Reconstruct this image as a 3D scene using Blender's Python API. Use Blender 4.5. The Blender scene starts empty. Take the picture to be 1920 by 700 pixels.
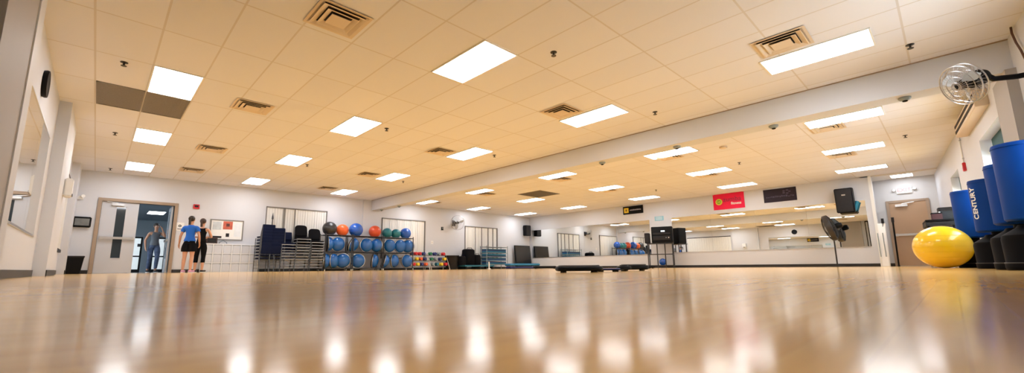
import bpy, math, random
from mathutils import Vector, Matrix, noise
random.seed(7)
PI = math.pi
SC = bpy.context.scene
COL = SC.collection

# ------------------------------------------------------------------ camera, world, exposure
F_PX, CX, CY = 792.12, 931.05, 371.16
AX_R = Vector((0.72989711, -0.68350312, -0.00858415))
AX_U = Vector((-0.10494642, -0.12446134, 0.98665882))
AX_F = Vector((0.67545278, 0.71925855, 0.16257518))
CAM = Vector((0, 0, .08))
ZC = CAM.z + 2.9036            # ceiling height
YA, XC = 16.9157, 18.5197      # door wall, mirror wall
XL = -0.75                     # left wall
cd = bpy.data.cameras.new('camera')
cam = bpy.data.objects.new('camera', cd)
COL.objects.link(cam)
m3 = Matrix((AX_R, AX_U, -AX_F)).transposed()
cam.matrix_world = Matrix.Translation(CAM) @ m3.to_4x4()
cd.sensor_width = 36
cd.lens = F_PX / 1920 * 36
cd.shift_x = (960 - CX) / 1920
cd.shift_y = (CY - 350) / 1920
cd.clip_start = .02
cd.clip_end = 200
cd.dof.use_dof = True
cd.dof.focus_distance = 14
cd.dof.aperture_fstop = 2.8
SC.camera = cam

SC.view_settings.view_transform = 'Standard'
SC.view_settings.look = 'None'
SC.view_settings.gamma = 1
SC.view_settings.exposure = 0.0
SC.view_settings.use_curve_mapping = False
LIGHT_LEVEL = 17.5
DAY_LEVEL = 15.0

w = bpy.data.worlds.new('sky')
SC.world = w
w.use_nodes = True
nt = w.node_tree
bg = nt.nodes['Background']
bg.inputs[0].default_value = (.80, .95, 1, 1)
bg.inputs[1].default_value = DAY_LEVEL

# ------------------------------------------------------------------ pixel -> place
def ray(x, y):
    return AX_F + (x - CX) / F_PX * AX_R - (y - CY) / F_PX * AX_U
def at_axis(ax, val, x, y):
    d = ray(x, y)
    return CAM + d * ((val - CAM[ax]) / d[ax])
def on_ceiling(x, y): return at_axis(2, ZC, x, y)
def on_door_wall(x, y, off=0): return at_axis(1, YA - off, x, y)
def on_mirror_wall(x, y, off=0): return at_axis(0, XC - off, x, y)
def at_depth(x, y, d): return CAM + ray(x, y) * d
RW_A = .082                    # the window wall runs a little off square
def rw_y(X): return -.85 + RW_A * (X - 8.48)
RW_ROT = math.atan(RW_A)
def on_window_wall(x, y, off=0):
    d = ray(x, y)
    t = (rw_y(0) + off - CAM.y) / (d.y - RW_A * d.x)
    return CAM + d * t

# ------------------------------------------------------------------ materials
MATS = {}
def mat(name, col, rough=.5, metal=0.0, var=0.0, scale=8.0, bump=0.0, spec=.5, coat=0.0):
    if name in MATS: return MATS[name]
    m = bpy.data.materials.new(name)
    m.use_nodes = True
    n = m.node_tree
    b = n.nodes['Principled BSDF']
    b.inputs['Base Color'].default_value = (*col, 1)
    b.inputs['Roughness'].default_value = rough
    b.inputs['Metallic'].default_value = metal
    b.inputs['Specular IOR Level'].default_value = spec
    b.inputs['Coat Weight'].default_value = coat
    if var or bump:
        tc = n.nodes.new('ShaderNodeTexCoord')
        nz = n.nodes.new('ShaderNodeTexNoise')
        nz.inputs['Scale'].default_value = scale
        nz.inputs['Detail'].default_value = 4
        n.links.new(tc.outputs['Object'], nz.inputs['Vector'])
        if var:
            mx = n.nodes.new('ShaderNodeMix'); mx.data_type = 'RGBA'
            mx.inputs[6].default_value = (*[c * (1 - var) for c in col], 1)
            mx.inputs[7].default_value = (*[min(1, c * (1 + var)) for c in col], 1)
            n.links.new(nz.outputs['Fac'], mx.inputs[0])
            n.links.new(mx.outputs[2], b.inputs['Base Color'])
        if bump:
            bp = n.nodes.new('ShaderNodeBump')
            bp.inputs['Strength'].default_value = bump
            bp.inputs['Distance'].default_value = .01
            n.links.new(nz.outputs['Fac'], bp.inputs['Height'])
            n.links.new(bp.outputs[0], b.inputs['Normal'])
    MATS[name] = m
    return m
def emis(name, col, s):
    m = bpy.data.materials.new(name); m.use_nodes = True
    b = m.node_tree.nodes['Principled BSDF']
    b.inputs['Base Color'].default_value = (*col, 1)
    b.inputs['Emission Color'].default_value = (*col, 1)
    b.inputs['Emission Strength'].default_value = s
    MATS[name] = m
    return m
def mth(n, op, a, b=None, c=None):
    k = n.nodes.new('ShaderNodeMath'); k.operation = op
    for i, v in enumerate((a, b, c)):
        if v is None: continue
        if isinstance(v, (int, float)): k.inputs[i].default_value = v
        else: n.links.new(v, k.inputs[i])
    return k.outputs[0]
def ceiling_mat(name, x0, px, y0, py, col, line):
    m = bpy.data.materials.new(name); m.use_nodes = True
    n = m.node_tree; b = n.nodes['Principled BSDF']
    g = n.nodes.new('ShaderNodeNewGeometry'); s = n.nodes.new('ShaderNodeSeparateXYZ')
    n.links.new(g.outputs['Position'], s.inputs[0])
    def ln(o, o0, p, wd):
        t = mth(n, 'DIVIDE', mth(n, 'SUBTRACT', o, o0), p)
        f = mth(n, 'ABSOLUTE', mth(n, 'SUBTRACT', mth(n, 'FRACT', mth(n, 'ADD', t, 100.5)), .5))
        return mth(n, 'LESS_THAN', f, wd / p)
    l = mth(n, 'MAXIMUM', ln(s.outputs[0], x0, px, .011), ln(s.outputs[1], y0, py, .011))
    # each tile a slightly different age of white
    cx = mth(n, 'FLOOR', mth(n, 'DIVIDE', mth(n, 'SUBTRACT', s.outputs[0], x0), px))
    cy = mth(n, 'FLOOR', mth(n, 'DIVIDE', mth(n, 'SUBTRACT', s.outputs[1], y0), py))
    cb = n.nodes.new('ShaderNodeCombineXYZ')
    n.links.new(cx, cb.inputs[0]); n.links.new(cy, cb.inputs[1])
    wn = n.nodes.new('ShaderNodeTexWhiteNoise'); wn.noise_dimensions = '2D'
    n.links.new(cb.outputs[0], wn.inputs['Vector'])
    m1 = n.nodes.new('ShaderNodeMix'); m1.data_type = 'RGBA'
    m1.inputs[6].default_value = (*[c * .955 for c in col], 1); m1.inputs[7].default_value = (*col, 1)
    n.links.new(wn.outputs['Value'], m1.inputs[0])
    m2 = n.nodes.new('ShaderNodeMix'); m2.data_type = 'RGBA'
    n.links.new(l, m2.inputs[0]); n.links.new(m1.outputs[2], m2.inputs[6]); m2.inputs[7].default_value = (*line, 1)
    n.links.new(m2.outputs[2], b.inputs['Base Color'])
    nz = n.nodes.new('ShaderNodeTexNoise'); nz.inputs['Scale'].default_value = 120
    n.links.new(g.outputs['Position'], nz.inputs['Vector'])
    bp = n.nodes.new('ShaderNodeBump'); bp.inputs['Strength'].default_value = .12; bp.inputs['Distance'].default_value = .004
    n.links.new(nz.outputs['Fac'], bp.inputs['Height']); n.links.new(bp.outputs[0], b.inputs['Normal'])
    b.inputs['Roughness'].default_value = .95; b.inputs['Specular IOR Level'].default_value = .1
    MATS[name] = m
    return m
def floor_mat():
    m = bpy.data.materials.new('maple'); m.use_nodes = True
    n = m.node_tree; b = n.nodes['Principled BSDF']
    g = n.nodes.new('ShaderNodeNewGeometry')
    mp = n.nodes.new('ShaderNodeMapping'); mp.inputs['Rotation'].default_value = (0, 0, 0)
    n.links.new(g.outputs['Position'], mp.inputs['Vector'])
    br = n.nodes.new('ShaderNodeTexBrick')
    br.inputs['Scale'].default_value = 1
    br.inputs['Brick Width'].default_value = 1.1
    br.inputs['Row Height'].default_value = .057
    br.inputs['Mortar Size'].default_value = .0003
    br.inputs['Mortar Smooth'].default_value = .1
    br.inputs['Bias'].default_value = 0
    br.offset = .37; br.squash = 1
    br.inputs['Color1'].default_value = (1, .66, .25, 1)
    br.inputs['Color2'].default_value = (.95, .57, .185, 1)
    br.inputs['Mortar'].default_value = (.70, .42, .18, 1)
    n.links.new(mp.outputs[0], br.inputs['Vector'])
    nz = n.nodes.new('ShaderNodeTexNoise'); nz.inputs['Scale'].default_value = 2.2; nz.inputs['Detail'].default_value = 7
    m2 = n.nodes.new('ShaderNodeMapping'); m2.inputs['Scale'].default_value = (1, 14, 1)
    n.links.new(g.outputs['Position'], m2.inputs['Vector']); n.links.new(m2.outputs[0], nz.inputs['Vector'])
    mx = n.nodes.new('ShaderNodeMix'); mx.data_type = 'RGBA'; mx.blend_type = 'MULTIPLY'
    mx.inputs[0].default_value = .4
    n.links.new(br.outputs['Color'], mx.inputs[6])
    cr = n.nodes.new('ShaderNodeValToRGB')
    cr.color_ramp.elements[0].position = .35; cr.color_ramp.elements[0].color = (.78, .74, .68, 1)
    cr.color_ramp.elements[1].position = .6; cr.color_ramp.elements[1].color = (1, 1, 1, 1)
    n.links.new(nz.outputs['Fac'], cr.inputs[0]); n.links.new(cr.outputs[0], mx.inputs[7])
    n.links.new(mx.outputs[2], b.inputs['Base Color'])
    b.inputs['Roughness'].default_value = .135
    b.inputs['Specular IOR Level'].default_value = .32
    nz2 = n.nodes.new('ShaderNodeTexNoise'); nz2.inputs['Scale'].default_value = 1.3; nz2.inputs['Detail'].default_value = 2
    n.links.new(g.outputs['Position'], nz2.inputs['Vector'])
    bp = n.nodes.new('ShaderNodeBump'); bp.inputs['Strength'].default_value = .12; bp.inputs['Distance'].default_value = .004
    n.links.new(nz2.outputs['Fac'], bp.inputs['Height']); n.links.new(bp.outputs[0], b.inputs['Normal'])
    MATS['maple'] = m
    return m

M_CEIL1 = ceiling_mat('ceiling_tiles', 3.352, .61, 3.77, 1.235, (.79, .785, .84), (.66, .62, .61))
M_CEIL2 = ceiling_mat('ceiling_tiles_far', 10.24, .63, .65, 1.24, (.79, .785, .84), (.66, .62, .61))
M_FLOOR = floor_mat()
M_WALL = mat('wall_paint', (.63, .64, .68), .55, var=.02, scale=1.5, bump=.05)
M_SHADEWALL = mat('painted_wall_shade', (.36, .33, .30), .6, var=.04, scale=2)  # wall tone darkened in the colour itself, standing in for shade
M_WALL2 = mat('exit_wall_paint', (.55, .55, .56), .6, var=.02, scale=1.5)
M_BASE = mat('black_rubber_base', (.012, .012, .014), .4)
M_BLACK = mat('black_plastic', (.004, .004, .005), .5, var=.2, scale=20, spec=.15)
M_CHAR = mat('charcoal', (.017, .017, .02), .5, var=.2, scale=14, spec=.25)
M_BLACKFAB = mat('black_fabric', (.007, .007, .009), .9, bump=.3, scale=60, spec=.1)
M_NAVY = mat('navy_fabric', (.006, .010, .035), .85, bump=.3, scale=60, spec=.12)
M_STEEL = mat('brushed_steel', (.62, .63, .65), .28, 1.0, var=.05, scale=40)
M_CHROME = mat('chrome', (.8, .8, .82), .12, 1.0, var=.02, scale=10)
M_DARKMETAL = mat('dark_metal', (.05, .05, .055), .35, .7, var=.1, scale=20)
M_WHITEMETAL = mat('white_metal', (.82, .82, .80), .4, var=.02, scale=6)
M_MIRROR = mat('mirror_glass', (.90, .92, .90), .008, 1.0)
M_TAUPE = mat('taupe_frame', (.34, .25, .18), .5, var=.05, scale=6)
M_GREYDOOR = mat('grey_door', (.52, .53, .57), .45, var=.03, scale=3)
M_TANDOOR = mat('tan_door', (.40, .26, .16), .5, var=.05, scale=3)
M_BLIND = mat('blind', (.80, .79, .76), .6, var=.03, scale=10)
M_FRAME = mat('window_frame', (.20, .19, .18), .5, var=.05, scale=10)
M_GLASSDARK = mat('tinted_glass', (.03, .045, .06), .05, spec=.8, var=.1, scale=2)
M_BLUEV = mat('blue_vinyl', (.0, .038, .23), .5, var=.1, scale=3, spec=.12)
M_TUB = mat('black_tub', (.003, .003, .004), .65, spec=.06)
M_BALLBLUE = mat('blue_ball', (.01, .10, .50), .25, var=.08, scale=4, coat=.3)
M_BOSU = mat('sky_blue_dome', (.008, .12, .44), .25, var=.1, scale=4, coat=.3)
M_TEAL = mat('teal_ball', (.01, .17, .22), .3, var=.1, scale=4)
M_ORANGE = mat('orange_ball', (.78, .13, .03), .35, var=.08, scale=4)
M_YELLOW = mat('yellow_ball', (.86, .55, .01), .22, var=.05, scale=4, coat=.3)
M_RED = mat('red_plastic', (.6, .02, .03), .4, var=.05, scale=10)
M_YEL = mat('yellow_vinyl', (.85, .6, .03), .4, var=.05, scale=10)
M_GRN = mat('green_vinyl', (.02, .2, .1), .4, var=.05, scale=10)
M_NAVYV = mat('navy_vinyl', (.02, .03, .16), .4, var=.05, scale=10)
M_GREYV = mat('grey_vinyl', (.25, .3, .33), .4, var=.05, scale=10)
M_TEALMAT = mat('teal_foam', (.02, .16, .24), .6, var=.1, scale=10)
M_BLUEFOAM = mat('blue_foam', (.03, .22, .42), .6, var=.1, scale=10)
M_GREYFOAM = mat('grey_foam', (.12, .12, .13), .6, var=.1, scale=10)
M_SKIN = mat('skin', (.62, .33, .22), .5, var=.05, scale=8)
M_SKIN2 = mat('tan_skin', (.45, .22, .13), .5, var=.05, scale=8)
M_HAIR = mat('dark_hair', (.02, .012, .008), .5, bump=.5, scale=60)
M_HAIR2 = mat('brown_hair', (.05, .025, .015), .5, bump=.5, scale=60)
M_BLUESHIRT = mat('blue_shirt', (.01, .13, .62), .8, bump=.2, scale=40)
M_GREYSHIRT = mat('grey_shirt', (.10, .11, .13), .8, bump=.2, scale=40)
M_PRINT = mat('patterned_leggings', (.05, .07, .13), .8, var=.9, scale=9)
M_WHITE = mat('white_plastic', (.8, .8, .8), .4, var=.02, scale=10)
M_PAPER = mat('paper', (.85, .85, .83), .7, var=.05, scale=14)
M_WIRE = mat('fan_wire', (.45, .45, .47), .3, .8)
M_BLADE = mat('fan_blade', (.42, .45, .47), .4, .0, var=.05, scale=4)
M_DIFF = emis('light_diffuser', (.93, .955, 1), LIGHT_LEVEL)
M_VENTIN = mat('duct_dark', (.03, .02, .015), .8)
M_VENT = mat('vent_white', (.72, .60, .47), .6, var=.03, scale=8)
M_RETURN = mat('return_grille', (.22, .20, .19), .6, var=.2, scale=30)
M_HALLWALL = mat('hall_paint', (.30, .36, .42), .6, var=.03, scale=2)
M_HALLFLOOR = mat('hall_floor', (.25, .25, .27), .2, var=.05, scale=2)

# ------------------------------------------------------------------ mesh builder
def rotz(a): return Matrix.Rotation(a, 4, 'Z')
def frame_from(p, d):
    d = Vector(d).normalized()
    q = d.to_track_quat('Z', 'Y')
    return Matrix.Translation(p) @ q.to_matrix().to_4x4()
class MB:
    def __init__(s): s.v = []; s.f = []; s.T = Matrix.Identity(4)
    def add(s, vs, fs):
        o = len(s.v)
        s.v += [tuple(s.T @ Vector(v)) for v in vs]
        s.f += [tuple(i + o for i in f) for f in fs]
        return s
    def box(s, x0, x1, y0, y1, z0, z1):
        v = [(x0,y0,z0),(x1,y0,z0),(x1,y1,z0),(x0,y1,z0),(x0,y0,z1),(x1,y0,z1),(x1,y1,z1),(x0,y1,z1)]
        return s.add(v, [(0,3,2,1),(4,5,6,7),(0,1,5,4),(1,2,6,5),(2,3,7,6),(3,0,4,7)])
    def rbox(s, x0, x1, y0, y1, z0, z1, r, n=4):
        """box with rounded vertical edges and softened top"""
        r = min(r, (x1-x0)/2*.98, (y1-y0)/2*.98)
        def ring(ins, z):
            out = []
            for cx_, cy_, a0 in ((x1-r, y1-r, 0), (x0+r, y1-r, PI/2), (x0+r, y0+r, PI), (x1-r, y0+r, 3*PI/2)):
                for k in range(n+1):
                    a = a0 + PI/2*k/n
                    out.append((cx_+(r-ins)*math.cos(a), cy_+(r-ins)*math.sin(a), z))
            return out
        h = min(r*.5, (z1-z0)*.3)
        rings = [ring(h, z0), ring(0, z0+h), ring(0, z1-h), ring(h*.35, z1-h*.3), ring(h, z1)]
        m = len(rings[0]); vs = sum(rings, []); fs = []
        for i in range(len(rings)-1):
            for k in range(m):
                a = i*m+k; b = i*m+(k+1) % m
                fs.append((a, b, b+m, a+m))
        fs.append(tuple(range(m))[::-1]); fs.append(tuple(range((len(rings)-1)*m, len(rings)*m)))
        return s.add(vs, fs)
    def cyl(s, p0, p1, r0, r1=None, n=14):
        p0 = Vector(p0); p1 = Vector(p1); r1 = r0 if r1 is None else r1
        M = frame_from(p0, p1-p0); L = (p1-p0).length
        vs = []; 
        for z, r in ((0, r0), (L, r1)):
            for k in range(n):
                a = 2*PI*k/n; vs.append(M @ Vector((r*math.cos(a), r*math.sin(a), z)))
        fs = [(k, (k+1) % n, n+(k+1) % n, n+k) for k in range(n)]
        fs += [tuple(range(n))[::-1], tuple(range(n, 2*n))]
        return s.add(vs, fs)
    def tube(s, pts, r, n=8, closed=False):
        pts = [Vector(p) for p in pts]; N = len(pts); rings = []
        up = None
        for i, p in enumerate(pts):
            a = pts[(i-1) % N] if (closed or i > 0) else p
            b = pts[(i+1) % N] if (closed or i < N-1) else p
            t = (b-a).normalized()
            if up is None:
                up = t.orthogonal().normalized()
            up = (up - t*up.dot(t)).normalized()
            sd = t.cross(up)
            rings.append([p + r*(math.cos(2*PI*k/n)*up + math.sin(2*PI*k/n)*sd) for k in range(n)])
        vs = sum(rings, []); fs = []
        for i in range(N if closed else N-1):
            j = (i+1) % N
            for k in range(n):
                fs.append((i*n+k, i*n+(k+1) % n, j*n+(k+1) % n, j*n+k))
        if not closed:
            fs += [tuple(range(n))[::-1], tuple(range((N-1)*n, N*n))]
        return s.add(vs, fs)
    def ring(s, c, ax, R, r, n=28, m=6):
        M = frame_from(c, ax)
        return s.tube([M @ Vector((R*math.cos(2*PI*k/n), R*math.sin(2*PI*k/n), 0)) for k in range(n)], r, m, True)
    def lathe(s, prof, n=24, c=(0,0,0), ax=(0,0,1)):
        M = frame_from(Vector(c), ax); vs = []; fs = []; N = len(prof)
        for r, z in prof:
            for k in range(n):
                a = 2*PI*k/n; vs.append(M @ Vector((r*math.cos(a), r*math.sin(a), z)))
        for i in range(N-1):
            for k in range(n):
                fs.append((i*n+k, i*n+(k+1) % n, (i+1)*n+(k+1) % n, (i+1)*n+k))
        fs += [tuple(range(n))[::-1], tuple(range((N-1)*n, N*n))]
        return s.add(vs, fs)
    def ball(s, c, r, n=24, m=14):
        rx, ry, rz = (r, r, r) if isinstance(r, (int, float)) else r
        vs = []; fs = []
        for i in range(1, m):
            t = PI*i/m
            for k in range(n):
                a = 2*PI*k/n
                vs.append((c[0]+rx*math.sin(t)*math.cos(a), c[1]+ry*math.sin(t)*math.sin(a), c[2]-rz*math.cos(t)))
        b = len(vs); vs += [(c[0], c[1], c[2]-rz), (c[0], c[1], c[2]+rz)]
        for i in range(m-2):
            for k in range(n):
                fs.append((i*n+k, i*n+(k+1) % n, (i+1)*n+(k+1) % n, (i+1)*n+k))
        for k in range(n):
            fs.append((b, (k+1) % n, k)); fs.append((b+1, (m-2)*n+k, (m-2)*n+(k+1) % n))
        return s.add(vs, fs)
    def prism(s, poly, y0, y1):
        """polygon in x,z extruded along y"""
        n = len(poly)
        vs = [(x, y0, z) for x, z in poly]+[(x, y1, z) for x, z in poly]
        fs = [tuple(range(n)), tuple(range(n, 2*n))[::-1]]+[(k, n+k, n+(k+1) % n, (k+1) % n) for k in range(n)]
        return s.add(vs, fs)
    def build(s, name, m, parent=None, bevel=0, smooth=True):
        me = bpy.data.meshes.new(name)
        me.from_pydata(s.v, [], s.f); me.validate()
        import bmesh
        bm = bmesh.new(); bm.from_mesh(me)
        bmesh.ops.recalc_face_normals(bm, faces=bm.faces)
        if bevel:
            bmesh.ops.bevel(bm, geom=[e for e in bm.edges if len(e.link_faces) == 2 and e.calc_face_angle(0) > .6], offset=bevel, segments=2, affect='EDGES', clamp_overlap=True)
        bm.to_mesh(me); bm.free()
        if smooth:
            me.shade_smooth(); me.set_sharp_from_angle(angle=.6)
        me.materials.append(m)
        o = bpy.data.objects.new(name, me); COL.objects.link(o)
        if parent: o.parent = parent
        return o
def B(*a): return MB().box(*a)
def tag(o, label=None, cat=None, group=None, kind=None):
    if label: o['label'] = label
    if cat: o['category'] = cat
    if group: o['group'] = group
    if kind: o['kind'] = kind
    return o
def thing(name, label, cat, loc=(0,0,0), rz=0, group=None):
    o = bpy.data.objects.new(name, None); COL.objects.link(o)
    o.location = loc; o.rotation_euler = (0, 0, rz); o.empty_display_size = .1
    return tag(o, label, cat, group)
def dup(o, loc=None, rz=None, label=None, group=None, parent=None):
    c = o.copy(); COL.objects.link(c)
    if parent: c.parent = parent
    if loc is not None: c.location = loc
    if rz is not None: c.rotation_euler = (0, 0, rz)
    if label: c['label'] = label
    if group: c['group'] = group
    for ch in list(o.children): dup(ch, parent=c)
    return c
def structure(o, label=None): return tag(o, label, kind='structure')
def text_mesh(body, size, m, name, parent, loc, rot, extrude=.002, align='CENTER', bold=0.0):
    cu = bpy.data.curves.new(name, 'FONT'); cu.body = body; cu.size = size; cu.extrude = extrude
    cu.align_x = align; cu.align_y = 'CENTER'; cu.offset = bold
    t = bpy.data.objects.new(name+'_curve', cu); COL.objects.link(t)
    bpy.context.view_layer.update()
    me = bpy.data.meshes.new_from_object(t.evaluated_get(bpy.context.evaluated_depsgraph_get()))
    bpy.data.objects.remove(t)
    me.materials.clear(); me.materials.append(m); me.name = name
    o = bpy.data.objects.new(name, me); COL.objects.link(o); o.parent = parent
    o.location = loc; o.rotation_euler = rot
    return o
ORD = ['first','second','third','fourth','fifth','sixth','seventh','eighth','ninth','tenth']

# ------------------------------------------------------------------ room shell
def wall_with_holes(L0, L1, H, t0, t1, holes, z0=0):
    """wall along local x, thickness y t0..t1, rectangular holes (x0,x1,z0,z1)"""
    xs = sorted({L0, L1, *[h[0] for h in holes], *[h[1] for h in holes]})
    zs = sorted({z0, H, *[h[2] for h in holes], *[h[3] for h in holes]})
    mb = MB()
    for i in range(len(xs)-1):
        for j in range(len(zs)-1):
            cx_, cz_ = (xs[i]+xs[i+1])/2, (zs[j]+zs[j+1])/2
            if any(h[0] < cx_ < h[1] and h[2] < cz_ < h[3] for h in holes): continue
            mb.box(xs[i], xs[i+1], t0, t1, zs[j], zs[j+1])
    return mb
XE = 19.62      # wall with the exit door
structure(B(XL-.1, XE+.2, -2, YA+.15, -.1, 0).build('floor', M_FLOOR), 'glossy maple strip floor mirroring the lights')
structure(B(XL-.1, 8.5, -2, YA+.15, ZC, ZC+.1).build('ceiling', M_CEIL1), 'tan suspended tile ceiling on the near side of the beam')
structure(B(8.5, XC+.02, -2, YA+.15, ZC, ZC+.1).build('ceiling', M_CEIL2), 'tan suspended tile ceiling beyond the beam')
structure(B(XC, XE+.2, -.6, 1.8, ZC-.04, ZC+.1).build('ceiling', mat('plain_ceiling', (.74, .70, .64), .9, var=.02, scale=2)), 'low ceiling over the exit alcove')
# beam
structure(B(8.43, 8.80, rw_y(8.6)-.1, YA+.05, 2.55, ZC+.02).build('trim_1', M_WALL), 'long white beam crossing the ceiling')
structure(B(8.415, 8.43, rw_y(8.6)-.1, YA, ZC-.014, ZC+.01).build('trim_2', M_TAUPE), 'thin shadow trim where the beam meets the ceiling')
structure(B(8.05, 8.9, YA-.06, YA+.02, 0, ZC).build('trim_3', M_WALL), 'shallow white pilaster under the far end of the beam')
# door wall
DX0, DX1, DZ = -.06, 1.66, 2.12
structure(wall_with_holes(XL-.1, XC+.1, ZC+.05, YA, YA+.15, [(DX0, DX1, 0, DZ)]).build('wall_back', M_WALL, smooth=False), 'long white wall with the double door and covered windows')
structure(B(XL, DX0-.1, YA-.015, YA, 0, .1).build('baseboard_back', M_BASE))
structure(B(DX1+.1, XC, YA-.015, YA, 0, .1).build('baseboard_back', M_BASE))
# mirror wall
structure(B(XC, XC+.15, 1.60, YA+.15, 0, ZC+.05).build('wall_mirror', M_WALL), 'white wall with the long mirrors and banners')
structure(B(XC-.015, XC, 1.60, YA, 0, .1).build('baseboard_mirror', M_BASE))
structure(B(XC-.05, XC+.18, 1.52, 1.60, 0, ZC).build('trim_4', M_WHITEMETAL), 'white corner post at the end of the mirror wall')
structure(B(XC+.15, XE, 1.60, 1.70, 0, ZC).build('wall_alcove', M_WALL2))
# exit wall
EX_Y0, EX_Y1 = .36, 1.25
structure(B(XE, XE+.15, -.8, 1.8, 0, ZC+.05).build('wall_exit', M_WALL2), 'pale wall around the tan exit door')
structure(B(XE-.015, XE, EX_Y1+.08, 1.6, 0, .1).build('baseboard_exit', M_BASE))
# left wall
structure(B(XL-.15, XL, -2, YA+.15, 0, ZC+.05).build('wall_left', M_WALL), 'white wall on the left between pilasters')
structure(B(XL, XL+.16, 3.95, 5.10, 0, ZC).build('trim_5', M_SHADEWALL), 'pilaster nearest the camera on the left, coloured grey for shade')  # shade on the near part is put in by the grey colour
structure(B(XL, XL+.17, 5.10, 5.40, 0, ZC).build('trim_6', M_WALL), 'white edge of the nearest pilaster')
structure(B(XL, XL+.16, 10.17, 12.05, 0, ZC).build('trim_7', M_WALL), 'white pilaster past the left mirror')
structure(B(XL, XL+.16, 15.9, YA, 0, ZC).build('trim_8', M_WALL), 'white corner pilaster beside the double door')
for y0, y1, dx in ((5.4, 10.17, 0), (12.05, 15.9, 0), (10.17, 12.05, .16), (15.9, YA, .16)):
    structure(B(XL+dx, XL+dx+.015, y0, y1, 0, .1).build('baseboard_left', M_BASE))
# wall behind the camera
structure(B(XL-.1, 3, -2.1, -1.9, 0, ZC+.05).build('wall_behind', M_WALL))

# window wall on the right, rotated a little
rwm = Matrix.Translation((0, rw_y(0), 0)) @ rotz(RW_ROT)
def place_rw(o):
    o.location = (0, rw_y(0), 0); o.rotation_euler = (0, 0, RW_ROT); return o
W0 = (5.0, 7.0, 1.05, 2.28); W1 = (9.55, 11.55, 1.05, 2.28); W2 = (14.6, 16.1, 1.05, 2.28)
o = wall_with_holes(-1.2, 19.9, ZC+.05, -.3, 0, [W0, W1, W2]).build('wall_right', M_WALL, smooth=False)
structure(place_rw(o), 'pale window wall on the right')
structure(place_rw(B(8.35, 9.15, 0, .10, 0, 2.55).build('trim_9', M_SHADEWALL)), 'pier under the near end of the beam, coloured grey for shade')  # dark colour stands for a wall face in shadow
structure(place_rw(B(9.15, 19, 0, .015, 0, .1).build('baseboard_right', M_BASE)))
M_PANE = bpy.data.materials.new('pane'); M_PANE.use_nodes = True
_b = M_PANE.node_tree.nodes['Principled BSDF']
_b.inputs['Transmission Weight'].default_value = 1; _b.inputs['Roughness'].default_value = 0; _b.inputs['IOR'].default_value = 1.0
M_SHADE = mat('teal_shade', (.02, .09, .10), .7, var=.1, scale=10)
for k, (x0, x1, z0, z1) in enumerate((W1, W2, W0)):
    mb = MB()
    f = .05
    mb.box(x0, x1, -.24, -.18, z1-f, z1).box(x0, x1, -.24, -.18, z0, z0+f)
    mb.box(x0, x0+f, -.24, -.18, z0, z1).box(x1-f, x1, -.24, -.18, z0, z1)
    mb.box((x0+x1)/2-.03, (x0+x1)/2+.03, -.24, -.18, z0, z1)
    o = place_rw(mb.build('window_%d' % (1, 2, 8)[k], M_WHITEMETAL))
    structure(o, 'bright daylight window in the right wall, %s' % (('just past the wall fan', 'farther down the wall', 'beside the nearest punching bag')[k]))
    B(x0+f, x1-f, -.215, -.205, z0+f, z1-f).build('pane', M_PANE, o)
    B(x0+f, x1-f, -.17, -.14, z1-.34, z1-.01).build('shade', M_SHADE, o)
# door-wall windows with closed blinds
def blind_window(n, x0, x1, z0, z1, label, posts=()):
    mb = MB(); f = .045; y = YA
    mb.box(x0, x1, y-.05, y+.01, z1-f, z1).box(x0, x1, y-.05, y+.01, z0, z0+f)
    mb.box(x0, x0+f*.5, y-.05, y+.01, z0, z1).box(x1-f, x1, y-.05, y+.01, z0, z1)
    for p, wd in posts: mb.box(p-wd/2, p+wd/2, y-.05, y+.01, z0, z1)
    o = mb.build('window_%d' % n, M_FRAME); structure(o, label)
    b = MB(); k = x0+f*.6
    while k < x1-f-.05:
        b.prism([(k, 0), (k+.07, 0)], 0, 0) if False else None
        b.box(k, k+.082, y-.018-.012*(int(k*50) % 2), y-.008, z0+f, z1-f)
        k += .09
    b.build('blind', M_BLIND, o)
def zA(x, y): return on_door_wall(x, y).z
def xA(x, y=450, off=0): return on_door_wall(x, y, off).x
blind_window(3, 4.33, 6.55, .5, 2.36, 'covered window with thin dark frame behind the stacked chairs', ((4.95, .07), (5.33, .03)))
blind_window(4, 8.96, 11.21, .5, 2.28, 'covered window behind the ball racks')
blind_window(5, 13.62, 15.9, .52, 2.2, 'covered window with vertical blinds behind the mat shelf', ((14.3, .03), (14.75, .03), (15.2, .03), (15.55, .025)))
# left wall: blinds window and the near tall window
o = B(XL, XL+.05, 12.2, 15.75, .55, .62).box(XL, XL+.03, 12.2, 15.75, 2.42, 2.48).build('window_6', M_CHAR)
structure(o, 'white covered window with dark sill on the left wall')
b = MB(); y = 12.22
while y < 15.7:
    b.box(XL+.005, XL+.02+.01*(int(y*50) % 2), y, y+.09, .62, 2.42); y += .1
b.build('blind', M_BLIND, o)
o = MB().box(XL, XL+.05, 3.55, 3.62, 0, 2.9).box(XL, XL+.05, 3.72, 3.76, 0, 2.9).box(XL, XL+.05, .5, 3.76, 2.9, 2.97).build('window_7', M_CHAR)
structure(o, 'dark-framed glazing at the left edge')
B(XL+.004, XL+.014, .5, 3.55, 0, 2.9).build('glass', mat('grey_green_glass', (.33, .36, .32), .1, spec=.7, var=.05), o)

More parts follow.
